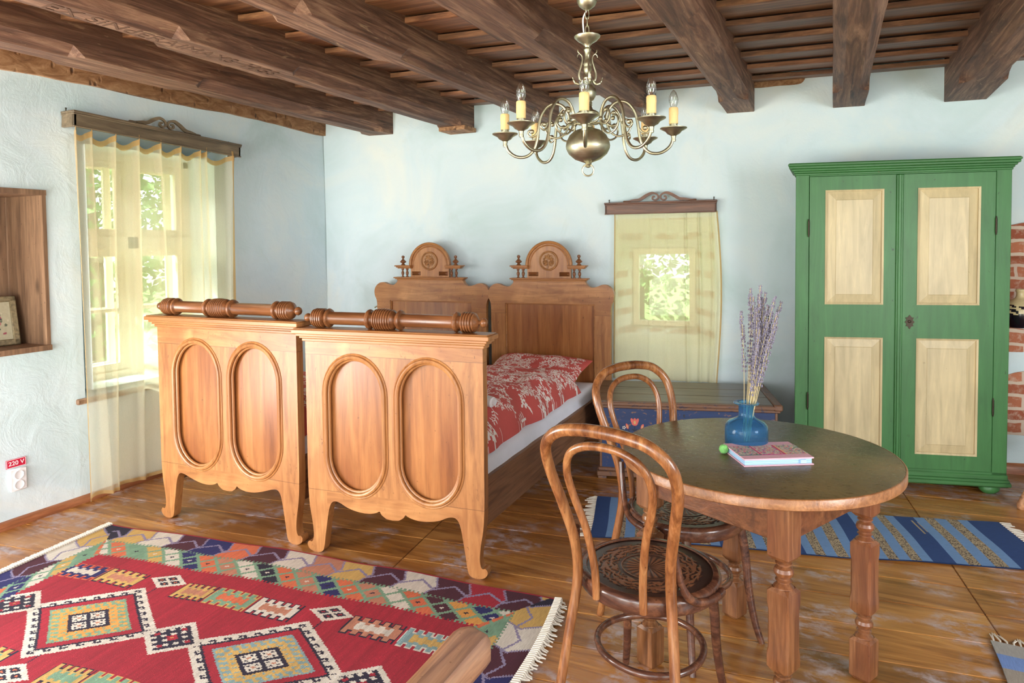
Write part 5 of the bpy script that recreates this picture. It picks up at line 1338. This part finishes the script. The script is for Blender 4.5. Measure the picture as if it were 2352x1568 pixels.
mb = MB(); mb.grid(c.nx, c.ny, lambda u, v: (-w + t + 2 * (w - t) * u, -.002, t + (h - 2 * t) * v), c.a); mb.build('picture_canvas', M['decor'], pf, smooth=False)

jg = empty('ceramic_jug', fb(5.50, 1.0, .06), 0, 'cream and black glazed jug standing in the brick recess by the wardrobe', 'jug')
prof = [(0, 0), (.05, 0), (.062, .01), (.088, .06), (.094, .10), (.085, .15), (.055, .185), (.03, .205), (.024, .235), (.03, .25), (.028, .262), (.024, .262)]
mb = MB(); P = cr([(r, z, 0) for r, z in prof], 5); n = 40
vs = []; fs = []; tt = []
for r, z, _ in P:
    for k in range(n): a = 2 * PI * k / n; vs.append((r * math.cos(a), r * math.sin(a), z))
CR, BK = (lin(226), lin(206), lin(158), 1), (lin(26), lin(20), lin(30), 1)
for i in range(len(P) - 1):
    for k in range(n):
        fs.append((i * n + k, i * n + (k + 1) % n, (i + 1) * n + (k + 1) % n, (i + 1) * n + k)); z = P[i][1]
        if z < .085: col = BK
        elif z < .155: col = BK if (math.sin(k * 2 * PI * 8 / n + z * 60) + math.cos(z * 190 + k * 2 * PI * 4 / n) > .35) or z < .092 and k % 4 < 2 else CR
        else: col = CR
        tt.append(col)
mb.add(vs, fs); mb.tint = tt; mb.has = True; mb.build('jug_body', M['jug'], jg)
mb = MB(); mb.tube(cr([(.026, 0, .24), (.075, 0, .235), (.10, 0, .19), (.085, 0, .14)], 6), .008, 8, tint=BK); mb.build('handle', M['jug'], jg)
# pale rounded foot of a stool at the edge of the room
st = empty('stool', (1.03, 4.90, 0), 0, 'pale worn wooden stool leg end on the dark floor by the wardrobe', 'stool')
mb = MB(); mb.tube([(0, 0, 0), (.004, 0, .02), (.10, .02, .25), (.16, .03, .43)], [.018, .026, .022, .02], 12); mb.build('leg', M['logwood'], st)
mb = MB(); mb.tube([(.42, .22, 0), (.40, .20, .02), (.28, .12, .43)], [.018, .024, .02], 12); mb.build('leg', M['logwood'], st)
mb = MB(); mb.lathe([(0, .42), (.19, .42), (.2, .43), (.2, .455), (.19, .462), (0, .462)], 32, T(.28, .06, 0)); mb.build('seat', M['logwood'], st)

# brass double wall light behind the near bed's turned rail
wl = empty('wall_light', tuple(fb(.65, 1.02, -.02)), WA, 'small brass two-candle wall light behind the turned rail of the bed', 'wall light')
mb = MB(); mb.lathe([(.0, 0), (.03, 0), (.034, .008), (.018, .016), (0, .018)], 20, Matrix.Rotation(PI / 2, 4, 'X')); mb.tube(cr([(-.10, -.06, .03), (-.06, -.05, .045), (0, -.02, .02), (.06, -.05, .045), (.10, -.06, .03)], 6), .006, 8); mb.build('bracket', M['brass'], wl)
for x in (-.022, .022):
    mb = MB(); mb.lathe([(.010, .03), (.010, .14), (.006, .142)], 14, T(x, -.055, 0)); mb.build('candle_tube', M['plastic'], wl)
mb = MB(); mb.bbox(-.02, .02, -.06, -.02, .0, .03, .004); mb.build('lamp_body', M['brass'], wl)

# end of a rustic chair arm close to the viewer
ar = empty('rustic_armchair', (0, 0, 0), 0, 'rounded weathered wooden arm end of a rustic chair above the kilim', 'chair')
mb = MB(); d = Vector((.0, 1, 0)); e0 = Vector((-.742, 1.375, .685))
sec = [(-.044, -.030), (-.044, .014), (-.034, .030), (-.006, .040), (.006, .036), (.034, .028), (.044, .012), (.044, -.030), (.02, -.040), (-.02, -.040)]
C_ = [(-.55, 1.0, 0), (-.35, 1.0, 0), (-.2, 1.0, 0), (-.10, 1.04, 0), (-.05, 1.06, 0), (-.02, 1.0, -.003), (-.006, .84, -.007), (.0, .55, -.012)]
rt = Vector((d.y, -d.x, 0)); vs = []
for s, k, dz in C_:
    for x, z in sec: vs.append(tuple(e0 + d * s + rt * x * k + Vector((0, 0, z * k + dz))))
n = len(sec); fs = [(i * n + k, i * n + (k + 1) % n, (i + 1) * n + (k + 1) % n, (i + 1) * n + k) for i in range(len(C_) - 1) for k in range(n)] + [tuple(range(n)), tuple((len(C_) - 1) * n + k for k in range(n))]
mb.add(vs, fs); mb.build('arm_rest', M['logwood'], ar, angle=35)
p = e0 - d * .17; mb = MB(); mb.tube([(p.x, p.y, .0), (p.x, p.y, .35), (p.x, p.y, .655)], [.026, .03, .024], 16); mb.build('arm_post', M['logwood'], ar)
mb = MB(); p2 = e0 - d * .52; mb.tube([(p2.x, p2.y, .0), (p2.x, p2.y, .66)], .028, 14); mb.build('back_post', M['logwood'], ar)

# ------------------------------------------------------------------ light
w = bpy.data.worlds.new('sky'); scene.world = w; w.use_nodes = True; nt = w.node_tree; nt.nodes.clear()
tc = nt.nodes.new('ShaderNodeTexCoord'); sp = nt.nodes.new('ShaderNodeSeparateXYZ'); nt.links.new(tc.outputs['Generated'], sp.inputs[0])
rp_ = nt.nodes.new('ShaderNodeValToRGB'); el = rp_.color_ramp.elements
mr = nt.nodes.new('ShaderNodeMapRange'); mr.inputs['From Min'].default_value = -1; nt.links.new(sp.outputs[2], mr.inputs['Value']); nt.links.new(mr.outputs[0], rp_.inputs['Fac'])
el[0].position = .46; el[0].color = (.52, .50, .44, 1); el[1].position = .52; el[1].color = (1, 1, 1, 1); x_ = el.new(.75); x_.color = (.80, .90, 1, 1)
bg_ = nt.nodes.new('ShaderNodeBackground'); bg_.inputs['Strength'].default_value = 1.9; nt.links.new(rp_.outputs[0], bg_.inputs['Color'])
ow = nt.nodes.new('ShaderNodeOutputWorld'); nt.links.new(bg_.outputs[0], ow.inputs['Surface'])
def area(name, loc, to, sx, sy, e, c=(1, 1, 1)):
    l = bpy.data.lights.new(name, 'AREA'); l.shape = 'RECTANGLE'; l.size = sx; l.size_y = sy; l.energy = e; l.color = c
    o = bpy.data.objects.new(name, l); COL.objects.link(o); o.location = loc; o.rotation_euler = (Vector(to) - Vector(loc)).to_track_quat('-Z', 'Y').to_euler(); return o
area('curtain_fill', (-7.4, 2.4, 4.6), (-4.4, 3.3, 1.5), 3.0, 3.0, 620, (.97, 1, .98))  # area lamp added outside, above the view, to make the side curtain glow
area('beam_fill', (-4.1, .6, 1.0), (-1.9, 2.8, 2.5), 1.4, 1.5, 95, (1, .98, .94))  # added lamp before the solid wall, aimed up at the beam undersides
area('bed_fill', (2.7, 1.2, 1.5), (-1.9, 4.0, .6), 1.2, 1.4, 60, (.96, .98, 1))  # extra lamp with no opening behind it, brightens the bed and duvet
area('front_fill', (-1.6, -2.4, 1.0), (-1.2, 4, 1.9), 3.4, 1.7, 90, (1, .99, .97))  # unseen fill lamp added behind the camera, lifts the fronts and ceiling
sun = bpy.data.lights.new('sun', 'SUN'); sun.energy = 11.0; sun.angle = R_(2); sun.color = (1, .97, .9); so_ = bpy.data.objects.new('sun', sun); COL.objects.link(so_); so_.rotation_euler = Vector((.66, .26, -.66)).to_track_quat('-Z', 'Y').to_euler()

# ------------------------------------------------------------------ camera
F = 1568.0; TP = .04; roll = .0105; vx, vy = 1910., 555.; cx = 1176.
hor = vy + roll * (vx - cx); cy = hor + TP * F
Yc = Vector((vx - cx, -(vy - cy), F)).normalized(); Zc = Vector((-roll, 1, -TP)); Zc -= Yc * Zc.dot(Yc); Zc.normalize(); Xc = Zc.cross(Yc)
if Xc.x < 0: Xc = -Xc
# rows give world axes in camera terms (right, up, forward)
right = Vector((Xc.x, Yc.x, Zc.x)); up = Vector((Xc.y, Yc.y, Zc.y)); fwd = Vector((Xc.z, Yc.z, Zc.z))
cam = bpy.data.cameras.new('camera'); co = bpy.data.objects.new('camera', cam); COL.objects.link(co); scene.camera = co
Mx = Matrix((right, up, -fwd)).transposed().to_4x4(); Mx.translation = (0, 0, 1.6 * K); co.matrix_world = Mx
cam.sensor_fit = 'HORIZONTAL'; cam.sensor_width = 36; cam.lens = F / 2352 * 36; cam.shift_y = -(784 - cy) / 2352; cam.clip_start = .05

# bring the layout to metres
for o in list(COL.objects):
    if o.parent is None and o.type in ('MESH', 'EMPTY'): o.location = o.location * K; o.scale = tuple(q * K for q in o.scale)
    if o.type == 'LIGHT' and o.data.type == 'AREA': o.location = o.location * K; o.data.size *= K; o.data.size_y *= K

vs_ = scene.view_settings; scene.display_settings.display_device = 'sRGB'; vs_.view_transform = 'Standard'; vs_.look = 'None'; vs_.gamma = 1; vs_.use_curve_mapping = False; vs_.exposure = 0.7
scene.cycles.max_bounces = 10; scene.cycles.diffuse_bounces = 5; scene.cycles.transparent_max_bounces = 16; scene.cycles.transmission_bounces = 8
scene.cycles.use_denoising = True; scene.cycles.sample_clamp_indirect = 6
